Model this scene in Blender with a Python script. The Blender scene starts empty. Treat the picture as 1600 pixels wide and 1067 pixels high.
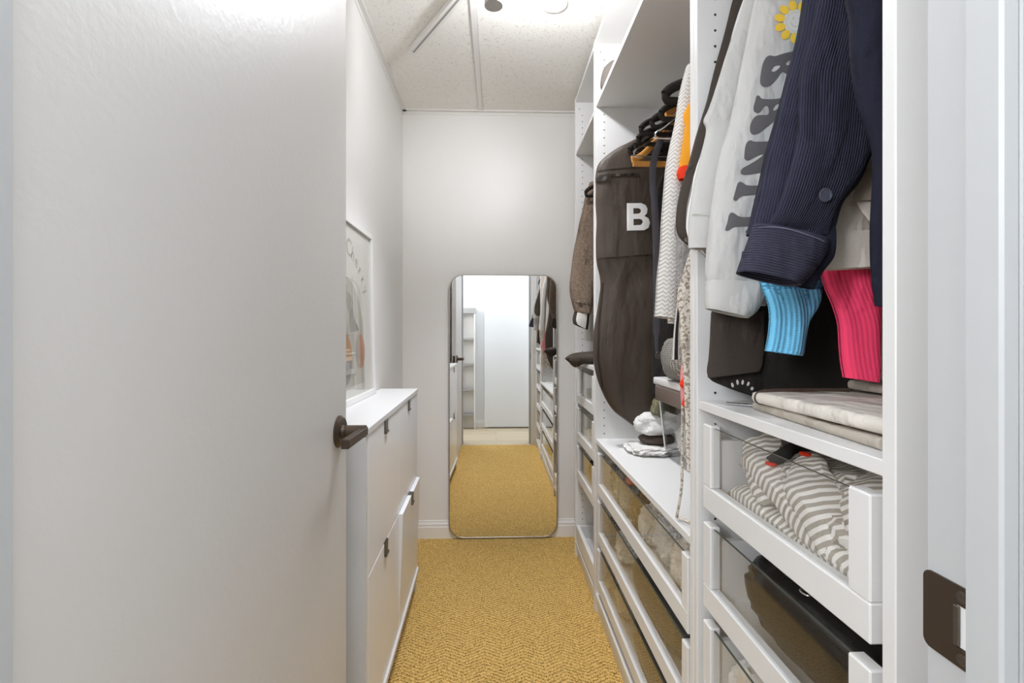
import bpy, bmesh, math, random
from mathutils import Vector, Matrix, noise
from mathutils.bvhtree import BVHTree
sc = bpy.context.scene
C = sc.collection
PI = math.pi
rnd = random.Random(7)

# ------------------------------------------------------------------ camera, light, exposure
cd = bpy.data.cameras.new('camera'); cam = bpy.data.objects.new('camera', cd); C.objects.link(cam)
cam.location = (0, 0, 1.142); cam.rotation_euler = (PI/2, 0, -math.atan(25/750))
cd.sensor_width = 36; cd.lens = 16.875; cd.shift_y = -10.5/1600; cd.clip_start = .01
sc.camera = cam
w = bpy.data.worlds.new('world'); sc.world = w; w.use_nodes = True
w.node_tree.nodes['Background'].inputs[0].default_value = (.9, .95, 1, 1)
w.node_tree.nodes['Background'].inputs[1].default_value = .3
sc.view_settings.view_transform = 'Standard'; sc.view_settings.look = 'None'
sc.view_settings.gamma = 1; sc.view_settings.use_curve_mapping = False
sc.view_settings.exposure = 0.90
sc.cycles.use_denoising = True
sc.cycles.max_bounces = 16; sc.cycles.diffuse_bounces = 10; sc.cycles.glossy_bounces = 6
sc.cycles.transparent_max_bounces = 24; sc.cycles.sample_clamp_indirect = 4
sc.cycles.caustics_reflective = False; sc.cycles.caustics_refractive = False

def area(name, loc, rot, sx, sy, e, col):
    l = bpy.data.lights.new(name, 'AREA'); l.shape = 'RECTANGLE'; l.size = sx; l.size_y = sy; l.energy = e; l.color = col
    o = bpy.data.objects.new(name, l); C.objects.link(o); o.location = loc; o.rotation_euler = rot; return o
def spot(name, loc, tgt, e, ang, blend, rad, col):
    l = bpy.data.lights.new(name, 'SPOT'); l.energy = e; l.spot_size = math.radians(ang); l.spot_blend = blend; l.shadow_soft_size = rad; l.color = col
    o = bpy.data.objects.new(name, l); C.objects.link(o); o.location = loc
    o.rotation_euler = (Vector(tgt)-Vector(loc)).to_track_quat('-Z', 'Y').to_euler(); return o
area('hall_ceiling_lamp', (0, -.12, 2.35), (0, 0, 0), 2.6, .6, 11, (.93, .975, 1.05))
WARM = (.962, .985, 1.045)
def bulb(name, loc, e, rad=.03):
    l = bpy.data.lights.new(name, 'POINT'); l.energy = e; l.color = WARM; l.shadow_soft_size = rad
    o = bpy.data.objects.new(name, l); C.objects.link(o); o.location = loc
spot('track_head_beam_wall', (-.02, 1.60, 2.20), (-.19, 2.715, 2.02), 5, 50, 1, .03, WARM)
bulb('track_bulb_far', (.14, 1.57, 2.28), 8.0)
spot('track_head_beam_floor', (-.02, 1.69, 2.31), (.0, 2.0, 0), 36, 84, 1, .05, WARM)
spot('track_head_beam_cabinet', (.26, 1.20, 2.31), (-.30, 1.75, .3), 9, 76, 1, .05, WARM)
spot('door_fill_beam_low', (-.2, .40, 2.2), (.35, 1.8, .3), 12, 70, 1, .08, WARM)  # added fill beam without a fixture, brightens the low wardrobe fronts
area('hall_fill_left', (-.8, -.5, 1.6), (math.radians(86), 0, math.radians(-52)), .35, .45, 10.5, WARM)  # unseen fill added at eye height to brighten clothes in the nearest bay
area('hall_fill_right', (.8, -.5, 1.6), (math.radians(86), 0, math.radians(52)), .35, .45, 3, WARM)  # weaker added fill from the other side, brightens the door leaf; no fixture

# ------------------------------------------------------------------ materials
def lin(c):
    return tuple((v/255/12.92 if v/255 <= .04045 else ((v/255+.055)/1.055)**2.4) for v in c) + (1,)
class NT:
    def __init__(s, name):
        s.m = bpy.data.materials.new(name); s.m.use_nodes = True; s.t = s.m.node_tree; s.n = s.t.nodes
        s.b = s.n['Principled BSDF']
    def node(s, typ, **kw):
        n = s.n.new(typ)
        for k, v in kw.items(): setattr(n, k, v)
        return n
    def link(s, a, b): s.t.links.new(a, b)
    def val(s, sock, v):
        if hasattr(v, 'is_output'): s.link(v, sock)
        else: sock.default_value = v
    def math(s, op, a, b=0.0, c=None):
        n = s.node('ShaderNodeMath', operation=op); s.val(n.inputs[0], a); s.val(n.inputs[1], b)
        if c is not None: s.val(n.inputs[2], c)
        return n.outputs[0]
    def uv(s):
        t = s.node('ShaderNodeUVMap'); x = s.node('ShaderNodeSeparateXYZ'); s.link(t.outputs[0], x.inputs[0]); return x.outputs[0], x.outputs[1], t.outputs[0]
    def gen(s): return s.node('ShaderNodeTexCoord').outputs['Object']
    def noise(s, scale, detail=3, vec=None, rough=.5):
        n = s.node('ShaderNodeTexNoise'); n.inputs['Scale'].default_value = scale; n.inputs['Detail'].default_value = detail; n.inputs['Roughness'].default_value = rough
        s.link(vec if vec is not None else s.gen(), n.inputs['Vector']); return n.outputs['Fac']
    def sin(s, x, period): return s.math('MULTIPLY_ADD', s.math('SINE', s.math('MULTIPLY', x, 2*PI/period)), .5, .5)
    def ramp(s, fac, stops):
        r = s.node('ShaderNodeValToRGB'); e = r.color_ramp.elements
        while len(e) > 1: e.remove(e[-1])
        e[0].position = stops[0][0]; e[0].color = lin(stops[0][1])
        for p, c in stops[1:]:
            k = e.new(p); k.color = lin(c)
        s.link(fac, r.inputs[0]); return r.outputs[0]
    def bump(s, h, dist, strength=1.0):
        b = s.node('ShaderNodeBump'); b.inputs['Distance'].default_value = dist; b.inputs['Strength'].default_value = strength
        s.link(h, b.inputs['Height']); s.link(b.outputs[0], s.b.inputs['Normal'])
def mat(name, col, rough=.5, metal=0, bump=None, var=0, spec=.5):
    k = NT(name); k.b.inputs['Base Color'].default_value = lin(col); k.b.inputs['Roughness'].default_value = rough
    k.b.inputs['Metallic'].default_value = metal; k.b.inputs['Specular IOR Level'].default_value = spec
    if bump: k.bump(k.noise(bump[0], 3), bump[1])
    if var:
        f = k.noise(6, 3); d = tuple(max(0, v-var) for v in col); u = tuple(min(255, v+var) for v in col)
        k.link(k.ramp(f, [(.3, d), (.7, u)]), k.b.inputs['Base Color'])
    return k.m
def fab(name, col, pat=None, period=.006, depth=.0012, col2=None, rough=.9, contrast=.12, wrinkle=.018):
    k = NT(name); k.b.inputs['Roughness'].default_value = rough; k.b.inputs['Specular IOR Level'].default_value = .2
    u, v, uvv = k.uv()
    d = tuple(max(0, c*(1-contrast*2)) for c in col); h = None
    if pat == 'wale_u' or pat == 'wale_v':
        x = u if pat == 'wale_u' else v
        wob = k.math('MULTIPLY_ADD', k.noise(14, 2, uvv), period*1.2, x)
        h = k.sin(wob, period); cc = k.ramp(k.math('MULTIPLY_ADD', k.noise(30, 3, uvv), .5, k.math('MULTIPLY', h, .6)), [(.2, d), (.8, col)])
    elif pat == 'rib':
        h0 = k.sin(u, period); h1 = k.sin(v, period*.55); h = k.math('MULTIPLY_ADD', h1, .25, h0)
        cc = k.ramp(h, [(.15, d), (.8, col)])
    elif pat == 'moss':
        h = k.math('MULTIPLY', k.sin(u, period), k.sin(v, period*.8)); cc = k.ramp(k.math('MULTIPLY_ADD', k.noise(60, 2, uvv), .3, h), [(.1, d), (.75, col)])
    elif pat == 'zigzag':
        tri = k.math('PINGPONG', u, period*.5)
        ph = k.math('ADD', v, k.math('MULTIPLY', tri, 1.0)); h = k.sin(ph, period*.82)
        cc = k.ramp(h, [(.2, col2), (.55, col)])
    elif pat == 'stripe' or pat == 'stripe_u':
        x = v if pat == 'stripe' else u
        x = k.math('MULTIPLY_ADD', k.noise(7, 2, uvv), .012, x)
        s0 = k.sin(x, period); cc = k.ramp(s0, [(.47, col2), (.55, col)]); h = k.noise(300, 2, uvv)
    elif pat == 'floral':
        f = k.noise(130, 2); cc = k.ramp(f, [(.36, col2), (.43, (150, 135, 118)), (.48, col), (.62, col), (.67, (170, 150, 128))]); h = k.noise(200, 2)
    elif pat == 'wool':
        f = k.noise(260, 4); cc = k.ramp(f, [(.3, d), (.7, tuple(min(255, c*(1+contrast)) for c in col))]); h = f
    else:
        f = k.noise(350, 3); h = f; cc = k.ramp(k.noise(9, 3), [(.3, tuple(c*(1-contrast*.5) for c in col)), (.7, col)])
    k.link(cc, k.b.inputs['Base Color'])
    mp = k.node('ShaderNodeMapping'); mp.inputs['Scale'].default_value = (1.0, 1.0, .45); k.link(k.gen(), mp.inputs['Vector'])
    n1 = k.noise(16, 3, mp.outputs[0], .45); w_ = k.math('ABSOLUTE', k.math('SUBTRACT', n1, .5))
    b1 = k.node('ShaderNodeBump'); b1.inputs['Distance'].default_value = wrinkle; k.link(k.math('ADD', w_, k.math('MULTIPLY', n1, .8)), b1.inputs['Height'])
    b2 = k.node('ShaderNodeBump'); b2.inputs['Distance'].default_value = depth; k.link(h, b2.inputs['Height']); k.link(b1.outputs[0], b2.inputs['Normal']); k.link(b2.outputs[0], k.b.inputs['Normal'])
    return k.m
def glassmat(name, tint=(235, 240, 238), ior=1.29, clear=.97):
    k = NT(name); k.n.remove(k.b)
    t = k.node('ShaderNodeBsdfTransparent'); t.inputs[0].default_value = (clear, clear, clear*.995, 1)
    g = k.node('ShaderNodeBsdfGlossy'); g.inputs['Roughness'].default_value = .01; g.inputs[0].default_value = (1, 1, 1, 1)
    f = k.node('ShaderNodeFresnel'); ge = k.node('ShaderNodeNewGeometry')   # a thin sheet: the same reflection on both faces
    k.link(k.math('MULTIPLY_ADD', ge.outputs['Backfacing'], 1/ior-ior, ior), f.inputs[0])
    mx = k.node('ShaderNodeMixShader'); k.link(f.outputs[0], mx.inputs[0]); k.link(t.outputs[0], mx.inputs[1]); k.link(g.outputs[0], mx.inputs[2])
    k.link(mx.outputs[0], k.n['Material Output'].inputs[0]); return k.m

M = {}
M['wall'] = mat('painted_wall', (230, 228, 225), .42, bump=(220, .0006))
M['hallwall'] = mat('hall_paint', (222, 225, 227), .55, bump=(200, .0006))
M['trim'] = mat('trim_paint', (230, 229, 226), .35)
M['door'] = mat('door_paint', (210, 207, 203), .4, bump=(90, .0004))
M['jamb'] = mat('jamb_paint', (184, 185, 185), .35)
M['ward'] = mat('white_foil', (224, 223, 221), .38, bump=(400, .0001))
M['gloss'] = mat('gloss_white_lacquer', (238, 239, 242), .24, spec=.3)
M['cabside'] = mat('satin_white_lacquer', (220, 220, 220), .35)
M['metalwhite'] = mat('white_metal', (226, 224, 220), .35)
M['bronze'] = mat('dark_bronze', (92, 80, 70), .34, .85)
M['chrome'] = mat('chrome', (215, 215, 215), .15, 1)
M['steel'] = mat('brushed_steel', (160, 155, 148), .35, .9)
M['pewter'] = mat('pewter_pull', (110, 102, 94), .35, .85)
M['hole'] = mat('dark_hole', (40, 38, 36), .9)
M['black'] = mat('black_plastic', (28, 27, 26), .5)
M['velvet'] = fab('black_velvet', (40, 36, 33), depth=.0006, wrinkle=.002)
M['wood'] = mat('hanger_wood', (206, 142, 66), .4, var=18)
M['glass'] = glassmat('drawer_glass')
M['glassedge'] = mat('glass_edge', (88, 92, 84), .2)
M['picglass'] = glassmat('picture_glass', ior=1.25)
M['plastic'] = glassmat('clear_plastic', ior=1.35, clear=.9)
k = NT('mirror_silver'); k.b.inputs['Base Color'].default_value = (.93, .935, .93, 1); k.b.inputs['Metallic'].default_value = 1; k.b.inputs['Roughness'].default_value = .0; M['mirror'] = k.m
# ceiling tile: fissured mineral board
k = NT('mineral_tile'); k.b.inputs['Roughness'].default_value = .9
v = k.node('ShaderNodeTexVoronoi'); v.inputs['Scale'].default_value = 130; k.link(k.gen(), v.inputs['Vector'])
sp = k.math('LESS_THAN', v.outputs['Distance'], k.math('MULTIPLY_ADD', k.noise(45, 2), .7, -.16))
cc = k.ramp(sp, [(.0, (238, 236, 230)), (1, (200, 197, 188))])
k.link(cc, k.b.inputs['Base Color']); k.bump(k.math('MULTIPLY_ADD', sp, -1.0, k.math('MULTIPLY', k.noise(120, 4), .6)), .0015); M['tile'] = k.m
# carpet: gold loop pile with a faint chevron
k = NT('gold_loop_carpet'); k.b.inputs['Roughness'].default_value = .95; k.b.inputs['Specular IOR Level'].default_value = .1
g = k.gen(); sx = k.node('ShaderNodeSeparateXYZ'); k.link(g, sx.inputs[0])
v = k.node('ShaderNodeTexVoronoi'); v.inputs['Scale'].default_value = 260; k.link(g, v.inputs['Vector'])
tri = k.math('PINGPONG', sx.outputs[0], .07)
che = k.sin(k.math('ADD', sx.outputs[1], k.math('MULTIPLY', tri, .55)), .016)
f = k.math('ADD', k.math('MULTIPLY', v.outputs['Distance'], -.55), k.math('ADD', k.math('MULTIPLY', che, .16), k.math('MULTIPLY', k.noise(240, 3), .75)))
cc = k.ramp(f, [(-0.0, (140, 102, 48)), (.2, (232, 192, 112)), (.46, (252, 220, 150))])
k.link(cc, k.b.inputs['Base Color']); k.bump(f, .006); M['carpet'] = k.m
# hall floor: pale planks
k = NT('pale_plank_floor'); k.b.inputs['Roughness'].default_value = .45
br = k.node('ShaderNodeTexBrick'); k.link(k.gen(), br.inputs['Vector']); br.inputs['Scale'].default_value = 1; br.inputs['Brick Width'].default_value = 1.2; br.inputs['Row Height'].default_value = .16; br.inputs['Mortar Size'].default_value = .002
br.inputs['Color1'].default_value = lin((196, 182, 156)); br.inputs['Color2'].default_value = lin((184, 168, 142)); br.inputs['Mortar'].default_value = lin((140, 128, 110))
k.link(br.outputs[0], k.b.inputs['Base Color']); M['planks'] = k.m

# ------------------------------------------------------------------ mesh helpers
def tag(o, label=None, cat=None, group=None, kind=None):
    if label: o['label'] = label
    if cat: o['category'] = cat
    if group: o['group'] = group
    if kind: o['kind'] = kind
    return o
def wloc(o):
    v = Vector((0, 0, 0))
    while o is not None: v = v + o.location; o = o.parent
    return v
def thing(name, label, cat, loc, group=None):
    o = bpy.data.objects.new(name, None); o.empty_display_size = .05; C.objects.link(o); o.location = loc
    return tag(o, label, cat, group)
def obj(name, bm, m, parent=None, smooth=True, local=False, angle=35):
    """link a bmesh as one mesh object, its origin at the middle of its base; verts are in world space unless local"""
    if isinstance(m, (list, tuple)): mats = m
    else: mats = [m]
    me = bpy.data.meshes.new(name)
    vs = [v.co for v in bm.verts]
    lo = Vector((min(v[i] for v in vs) for i in range(3))); hi = Vector((max(v[i] for v in vs) for i in range(3)))
    base = Vector(((lo[0]+hi[0])/2, (lo[1]+hi[1])/2, lo[2]))
    for v in bm.verts: v.co -= base
    bmesh.ops.recalc_face_normals(bm, faces=bm.faces[:])
    bm.to_mesh(me); bm.free()
    for x in mats: me.materials.append(x)
    if smooth:
        me.polygons.foreach_set('use_smooth', [True]*len(me.polygons))
        me.set_sharp_from_angle(angle=math.radians(angle))
    o = bpy.data.objects.new(name, me); C.objects.link(o)
    if parent is not None:
        o.parent = parent; o.location = base if local else base-wloc(parent)
    else: o.location = base
    return o
def box(bm, x0, x1, y0, y1, z0, z1, bev=0, seg=1, mi=0):
    r = bmesh.ops.create_cube(bm, size=1); vs = r['verts']
    for v in vs: v.co = Vector(((x0+x1)/2+v.co.x*(x1-x0), (y0+y1)/2+v.co.y*(y1-y0), (z0+z1)/2+v.co.z*(z1-z0)))
    fs = set(f for v in vs for f in v.link_faces)
    for f in fs: f.material_index = mi
    if bev:
        es = list(set(e for v in vs for e in v.link_edges))
        bmesh.ops.bevel(bm, geom=es, offset=bev, segments=seg, affect='EDGES', profile=.5)
    return bm
def bx(x0, x1, y0, y1, z0, z1, bev=0, seg=1): return box(bmesh.new(), x0, x1, y0, y1, z0, z1, bev, seg)
def cyl(bm, p0, p1, r0, r1=None, n=16):
    r1 = r0 if r1 is None else r1
    p0 = Vector(p0); p1 = Vector(p1); d = (p1-p0); q = d.to_track_quat('Z', 'Y')
    rings = []
    for p, r in ((p0, r0), (p1, r1)):
        rings.append([bm.verts.new(p+q @ Vector((r*math.cos(2*PI*i/n), r*math.sin(2*PI*i/n), 0))) for i in range(n)])
    for i in range(n): bm.faces.new((rings[0][i], rings[0][(i+1) % n], rings[1][(i+1) % n], rings[1][i]))
    bm.faces.new(rings[0][::-1]); bm.faces.new(rings[1]); return bm
def tube(bm, pts, r, n=8, flat=1.0, up=Vector((0, 1, 0)), closed=False):
    pts = [Vector(p) for p in pts]; rings = []; N = len(pts)
    for i, p in enumerate(pts):
        a = pts[(i-1) % N] if (i > 0 or closed) else p; b = pts[(i+1) % N] if (i < N-1 or closed) else p
        t = (b-a).normalized(); s = up.cross(t)
        if s.length < 1e-4: s = Vector((1, 0, 0)).cross(t)
        s.normalize(); u = t.cross(s)
        rr = r[i] if isinstance(r, (list, tuple)) else r
        rings.append([bm.verts.new(p+s*rr*math.cos(2*PI*k/n)+u*rr*flat*math.sin(2*PI*k/n)) for k in range(n)])
    for i in range(N if closed else N-1):
        a = rings[i]; b = rings[(i+1) % N]
        for k in range(n): bm.faces.new((a[k], a[(k+1) % n], b[(k+1) % n], b[k]))
    if not closed:
        bm.faces.new(rings[0][::-1]); bm.faces.new(rings[-1])
    return bm
def cr(P, t):
    n = len(P)-1; x = max(0, min(n-1e-6, t*n)); i = int(x); f = x-i
    p0 = P[max(0, i-1)]; p1 = P[i]; p2 = P[i+1]; p3 = P[min(n, i+2)]
    return [.5*((2*b)+(-a+c)*f+(2*a-5*b+4*c-d)*f*f+(-a+3*b-3*c+d)*f**3) for a, b, c, d in zip(p0, p1, p2, p3)]
def smooth_pts(P, n, closed=False):
    P = [list(p) for p in P]
    if closed:
        m = len(P); out = []
        for i in range(m):
            q = [P[(i-1) % m], P[i], P[(i+1) % m], P[(i+2) % m]]
            for k in range(n):
                f = k/n; out.append([.5*((2*b)+(-a+c)*f+(2*a-5*b+4*c-d)*f*f+(-a+3*b-3*c+d)*f**3) for a, b, c, d in zip(*q)])
        return out
    return [cr(P, i/(n-1)) for i in range(n)]
def nz(x, y, z): return noise.noise(Vector((x, y, z)))
def loft(rows, nseg=36, nrow=44, wr=.003, seed=0, fold=0, foldk=40, cuff=True, power=.75, wz=4.5):
    """hanging cloth: rows of (left (x,z), right (x,z), y, thickness) swept into a closed, creased tube with uv in metres"""
    P = [[r[0][0], r[0][1], r[1][0], r[1][1], r[2], r[3]] for r in rows]
    bm = bmesh.new(); uvl = bm.loops.layers.uv.new('UVMap'); rings = []; info = {}
    vlen = 0; prev = None
    def ring(p, vlen, shrink=1.0, dz=0):
        lx, lz, rx, rz, y, th = p; out = []
        wd = math.hypot(rx-lx, rz-lz)
        for i in range(nseg):
            a = 2*PI*i/nseg; c, s = math.cos(a), math.sin(a)
            e = math.copysign(abs(c)**power, c); d = math.copysign(abs(s)**.8, s)
            f = .5-.5*e*shrink
            x = lx+(rx-lx)*f; z = lz+(rz-lz)*f+dz; yy = y-d*th/2*shrink
            yy += wr*1.6*nz(x*9+seed*3.1, z*wz+seed, seed*1.7+yy*6)+wr*.7*nz(x*30+seed, z*11, seed+yy*9)
            if fold: yy += fold*math.sin(foldk*(x-lx)+2.5*nz(z*3, seed, 0))*min(1, th/.02)*(1 if s > 0 else .6)
            x += wr*.8*nz(z*10+seed, yy*5, seed+9)
            v = bm.verts.new((x, yy, z)); out.append(v); info[v] = (f*wd if s >= 0 else 2*wd-f*wd, vlen)
        return out
    for j in range(nrow):
        p = cr(P, j/(nrow-1))
        cpt = Vector(((p[0]+p[2])/2, (p[1]+p[3])/2))
        if prev is not None: vlen += (cpt-prev).length
        prev = cpt; rings.append(ring(p, vlen))
    if cuff:
        rings.append(ring(p, vlen, .9, .001)); rings.append(ring(p, vlen+.03, .82, .03))
    for a, b in zip(rings, rings[1:]):
        for i in range(nseg):
            k = (i+1) % nseg
            f = bm.faces.new((a[i], a[k], b[k], b[i])); pu = [info[a[i]], info[a[k]], info[b[k]], info[b[i]]]
            if i == nseg-1: pu[1] = (pu[1][0]+0, pu[1][1])
            for l, q in zip(f.loops, pu): l[uvl].uv = q
    for rg in (rings[0], rings[-1]):
        c = bm.verts.new(sum((v.co for v in rg), Vector())/nseg); info[c] = info[rg[0]]
        for i in range(nseg):
            f = bm.faces.new((rg[i], rg[(i+1) % nseg], c))
            for l in f.loops: l[uvl].uv = info[l.vert]
    return bm
def bvh_of(o):
    me = o.data; b = wloc(o)
    return BVHTree.FromPolygons([b+v.co for v in me.vertices], [tuple(p.vertices) for p in me.polygons])
def fill2d(loops):
    cu = bpy.data.curves.new('outline', 'CURVE'); cu.dimensions = '2D'; cu.fill_mode = 'BOTH'
    for lp in loops:
        s = cu.splines.new('POLY'); s.points.add(len(lp)-1); s.use_cyclic_u = True
        for p, q in zip(s.points, lp): p.co = (q[0], q[1], 0, 1)
    o = bpy.data.objects.new('outline', cu); C.objects.link(o)
    me = bpy.data.meshes.new_from_object(o.evaluated_get(bpy.context.evaluated_depsgraph_get()))
    bm = bmesh.new(); bm.from_mesh(me); bpy.data.objects.remove(o); bpy.data.curves.remove(cu); bpy.data.meshes.remove(me)
    bmesh.ops.remove_doubles(bm, verts=bm.verts[:], dist=1e-5)
    return bm
def refine(bm, ln):
    for _ in range(6):
        es = [e for e in bm.edges if e.calc_length() > ln]
        if not es: break
        bmesh.ops.subdivide_edges(bm, edges=es, cuts=1, use_grid_fill=False); bmesh.ops.triangulate(bm, faces=[f for f in bm.faces if len(f.verts) > 3])
    return bm
def print_on(name, loops, m, parent, tree, eps=.0012, ln=.008, label=None):
    """flat print laid over the front of a cloth: loops are (x,z) outlines, each point dropped along +y on the cloth"""
    bm = refine(fill2d(loops), ln); dead = []
    for v in bm.verts:
        x, z = v.co.x, v.co.y
        h = tree.ray_cast(Vector((x, -.5, z)), Vector((0, 1, 0)))
        if h[0] is None: dead.append(v); v.co = Vector((x, 9, z))
        else: v.co = h[0]+Vector((0, -eps, 0))
    if dead: bmesh.ops.delete(bm, geom=dead, context='VERTS')
    if not bm.faces: bm.free(); return None
    o = obj(name, bm, m, parent)
    if label: o['label'] = label
    return o
def disc(bm, c, nrm, r, t, n=20):
    c = Vector(c); nrm = Vector(nrm).normalized(); return cyl(bm, c, c+nrm*t, r, r*.92, n)
def rrect(x0, x1, z0, z1, r, n=8):
    out = []
    for cx, cz, a0 in ((x1-r, z1-r, 0), (x0+r, z1-r, PI/2), (x0+r, z0+r, PI), (x1-r, z0+r, 1.5*PI)):
        for i in range(n+1): a = a0+PI/2*i/n; out.append((cx+r*math.cos(a), cz+r*math.sin(a)))
    return out
def prism(bm, pts3a, off):
    a = [bm.verts.new(p) for p in pts3a]; b = [bm.verts.new(Vector(p)+Vector(off)) for p in pts3a]; n = len(a)
    bm.faces.new(a); bm.faces.new(b[::-1])
    for i in range(n): bm.faces.new((a[i], b[i], b[(i+1) % n], a[(i+1) % n]))
    return bm
def lump(c, r, seed, amp=.35, f=3.0, sub=4, fine=.12, uvdir=(1, 0, 0), squash=None):
    """a crumpled bundle of cloth with uv stripes along uvdir"""
    bm = bmesh.new(); bmesh.ops.create_icosphere(bm, subdivisions=sub, radius=1); c = Vector(c); r = Vector(r)
    for v in bm.verts:
        d = v.co.copy(); p = d*f+Vector((seed*7.3, seed*2.1, seed))
        s = 1+amp*noise.noise(p)+fine*(1-abs(noise.noise(p*3.1))*2.2)
        q = Vector((math.copysign(abs(d.x)**.75, d.x), math.copysign(abs(d.y)**.75, d.y), math.copysign(abs(d.z)**.75, d.z)))
        v.co = Vector((q.x*r.x, q.y*r.y, q.z*r.z))*s+c
        if squash is not None:
            lo, hi = squash
            for i in range(3): v.co[i] = min(hi[i], max(lo[i], v.co[i]))
    uvl = bm.loops.layers.uv.new('UVMap'); ud = Vector(uvdir).normalized(); vd = ud.orthogonal()
    for fc in bm.faces:
        for l in fc.loops: l[uvl].uv = (l.vert.co.dot(vd), l.vert.co.dot(ud))
    return bm
def struct(name, bm, m, smooth=False, parent=None):
    o = obj(name, bm, m, parent, smooth); o['kind'] = 'structure'; return o

# ------------------------------------------------------------------ room shell
CE = 2.40; BK = 2.715; LW = -.524; RW = 1.0
struct('floor', bx(LW-.1, RW+.1, .40, BK+.1, -.06, 0), M['carpet'])
struct('floor_hall', bx(-1.9, 1.9, -.7, .40, -.06, -.004), M['planks'])
struct('wall_left', bx(LW-.1, LW, .40, BK, 0, CE+.06), M['wall'])
struct('wall_back', bx(LW-.1, RW+.1, BK, BK+.1, 0, CE+.06), M['wall'])
struct('wall_right', bx(RW, RW+.1, .40, BK, 0, CE+.06), M['wall'])
fw = bmesh.new()
JL, JR, DT = -.357, .359, 2.04; FY = .389; SY = .3434; SYL = .3547; SN = .3164; HYW = .236
box(fw, -1.9, JL-.02, HYW, FY, 0, CE+.06); box(fw, JR+.02, 1.9, HYW, FY, 0, CE+.06); box(fw, JL-.02, JR+.02, HYW, FY, DT+.02, CE+.06)
struct('wall_front', fw, M['wall'])
# closet side trim of the ceiling grid and its tiles
ceil = struct('ceiling', bx(LW-.1, RW+.1, .3, BK, CE+.012, CE+.06), M['wall'])
xs = [(LW+.004, -.099), (-.075, .511), (.535, RW)]
ys = [(.405, 1.483), (1.507, BK-.003)]
for a, b in xs:
    for c, d in ys:
        struct('ceiling_tile', bx(a, b, c, d, CE+.003, CE+.012, .002), M['tile'], parent=ceil)
for x in (-.087, .523):
    struct('ceiling_grid_bar', bx(x-.012, x+.012, .405, BK, CE-.002, CE+.004), M['metalwhite'], parent=ceil)
struct('ceiling_cross_bar', bx(LW, RW, 1.483, 1.507, CE-.001, CE+.004), M['metalwhite'], parent=ceil)
b = bmesh.new(); box(b, LW, LW+.022, .405, BK, CE-.004, CE+.003); box(b, LW, LW+.003, .405, BK, CE-.022, CE)
struct('trim_1', b, M['metalwhite'])
b = bmesh.new(); box(b, LW+.003, RW, BK-.022, BK, CE-.004, CE+.003); box(b, LW+.003, RW, BK-.003, BK, CE-.02, CE)
struct('trim_2', b, M['metalwhite'])
# baseboards with a stepped ogee
def baseboard(name, p0, p1, nrm):
    prof = [(0, 0), (.014, 0), (.014, .062), (.011, .068), (.011, .078), (.006, .088), (.004, .098), (0, .098)]
    bm = bmesh.new(); p0 = Vector(p0); p1 = Vector(p1); n = Vector(nrm)
    prism(bm, [p0+n*a+Vector((0, 0, b)) for a, b in prof], p1-p0); return struct(name, bm, M['trim'])
baseboard('baseboard_back', (LW, BK, 0), (RW, BK, 0), (0, -1, 0))
baseboard('baseboard_left', (LW, .405, 0), (LW, BK-.015, 0), (1, 0, 0))
# door frame: jambs, stops, casings on the closet side and the hall side
b = bmesh.new(); box(b, JR, JR+.02, SN, FY, 0, DT+.02, .0015); box(b, JR, JR+.02, HYW-.01, SN, 0, DT+.02, .0015)
struct('trim_3', b, M['jamb'])
struct('trim_4', bx(JR-.014, JR, SN, SY, 0, DT, .002), M['jamb'])
struct('trim_5', bx(JL-.02, JL, HYW-.01, FY, 0, DT+.02, .0015), M['jamb'])
struct('trim_6', bx(JL, JL+.014, SN, SYL, 0, DT, .002), M['jamb'])
b = bmesh.new(); box(b, JL, JR, HYW-.01, FY, DT, DT+.02); box(b, JL+.014, JR-.014, SN, SY, DT-.012, DT)
struct('trim_7', b, M['jamb'])
def casing(name, y, sgn):
    bm = bmesh.new(); prof = [(0, 0), (.006, .010), (.02, .014), (.05, .016), (.062, .012), (.066, 0)]
    for sx, x in ((1, JR+.008), (-1, JL-.008)):
        prism(bm, [(x+sx*a, y+sgn*b_, 0) for a, b_ in prof], (0, 0, DT+.07))
    prism(bm, [(JL-.008, y+sgn*b_, DT+.008+a) for a, b_ in prof], (JR-JL+.016, 0, 0))
    return struct(name, bm, M['trim'])
casing('trim_8', FY, 1); casing('trim_9', HYW, -1)
# strike plate in the right jamb
sp = thing('strike_plate', 'dark bronze latch strike plate screwed into the white door jamb', 'strike plate', (JR, .37, .885))
Z0, Z1 = .8850, .9480
b = fill2d([rrect(.3436, .3900, Z0, Z1, .007), rrect(.3456, .3625, .900, .933, .003)])
for v in b.verts: v.co = Vector((JR-.0018, v.co.x, v.co.y))
r = bmesh.ops.extrude_face_region(b, geom=b.faces[:]); bmesh.ops.translate(b, verts=[q for q in r['geom'] if isinstance(q, bmesh.types.BMVert)], vec=(.0017, 0, 0))
obj('plate', b, M['bronze'], sp)
obj('latch_pocket', bx(JR-.0004, JR-.0001, .3461, .3620, .9005, .9325), M['trim'], sp, smooth=False)
obj('lip', bx(JR-.0026, JR-.0006, .3585, .3635, .901, .932, .0006), M['pewter'], sp, smooth=False)
for z in (.8925, .9405):
    b = bmesh.new(); disc(b, (JR-.0018, .356, z), (-1, 0, 0), .0045, .001, 14); box(b, JR-.0031, JR-.0027, .352, .360, z-.0005, z+.0005)
    obj('screw', b, M['pewter'], sp)
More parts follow.
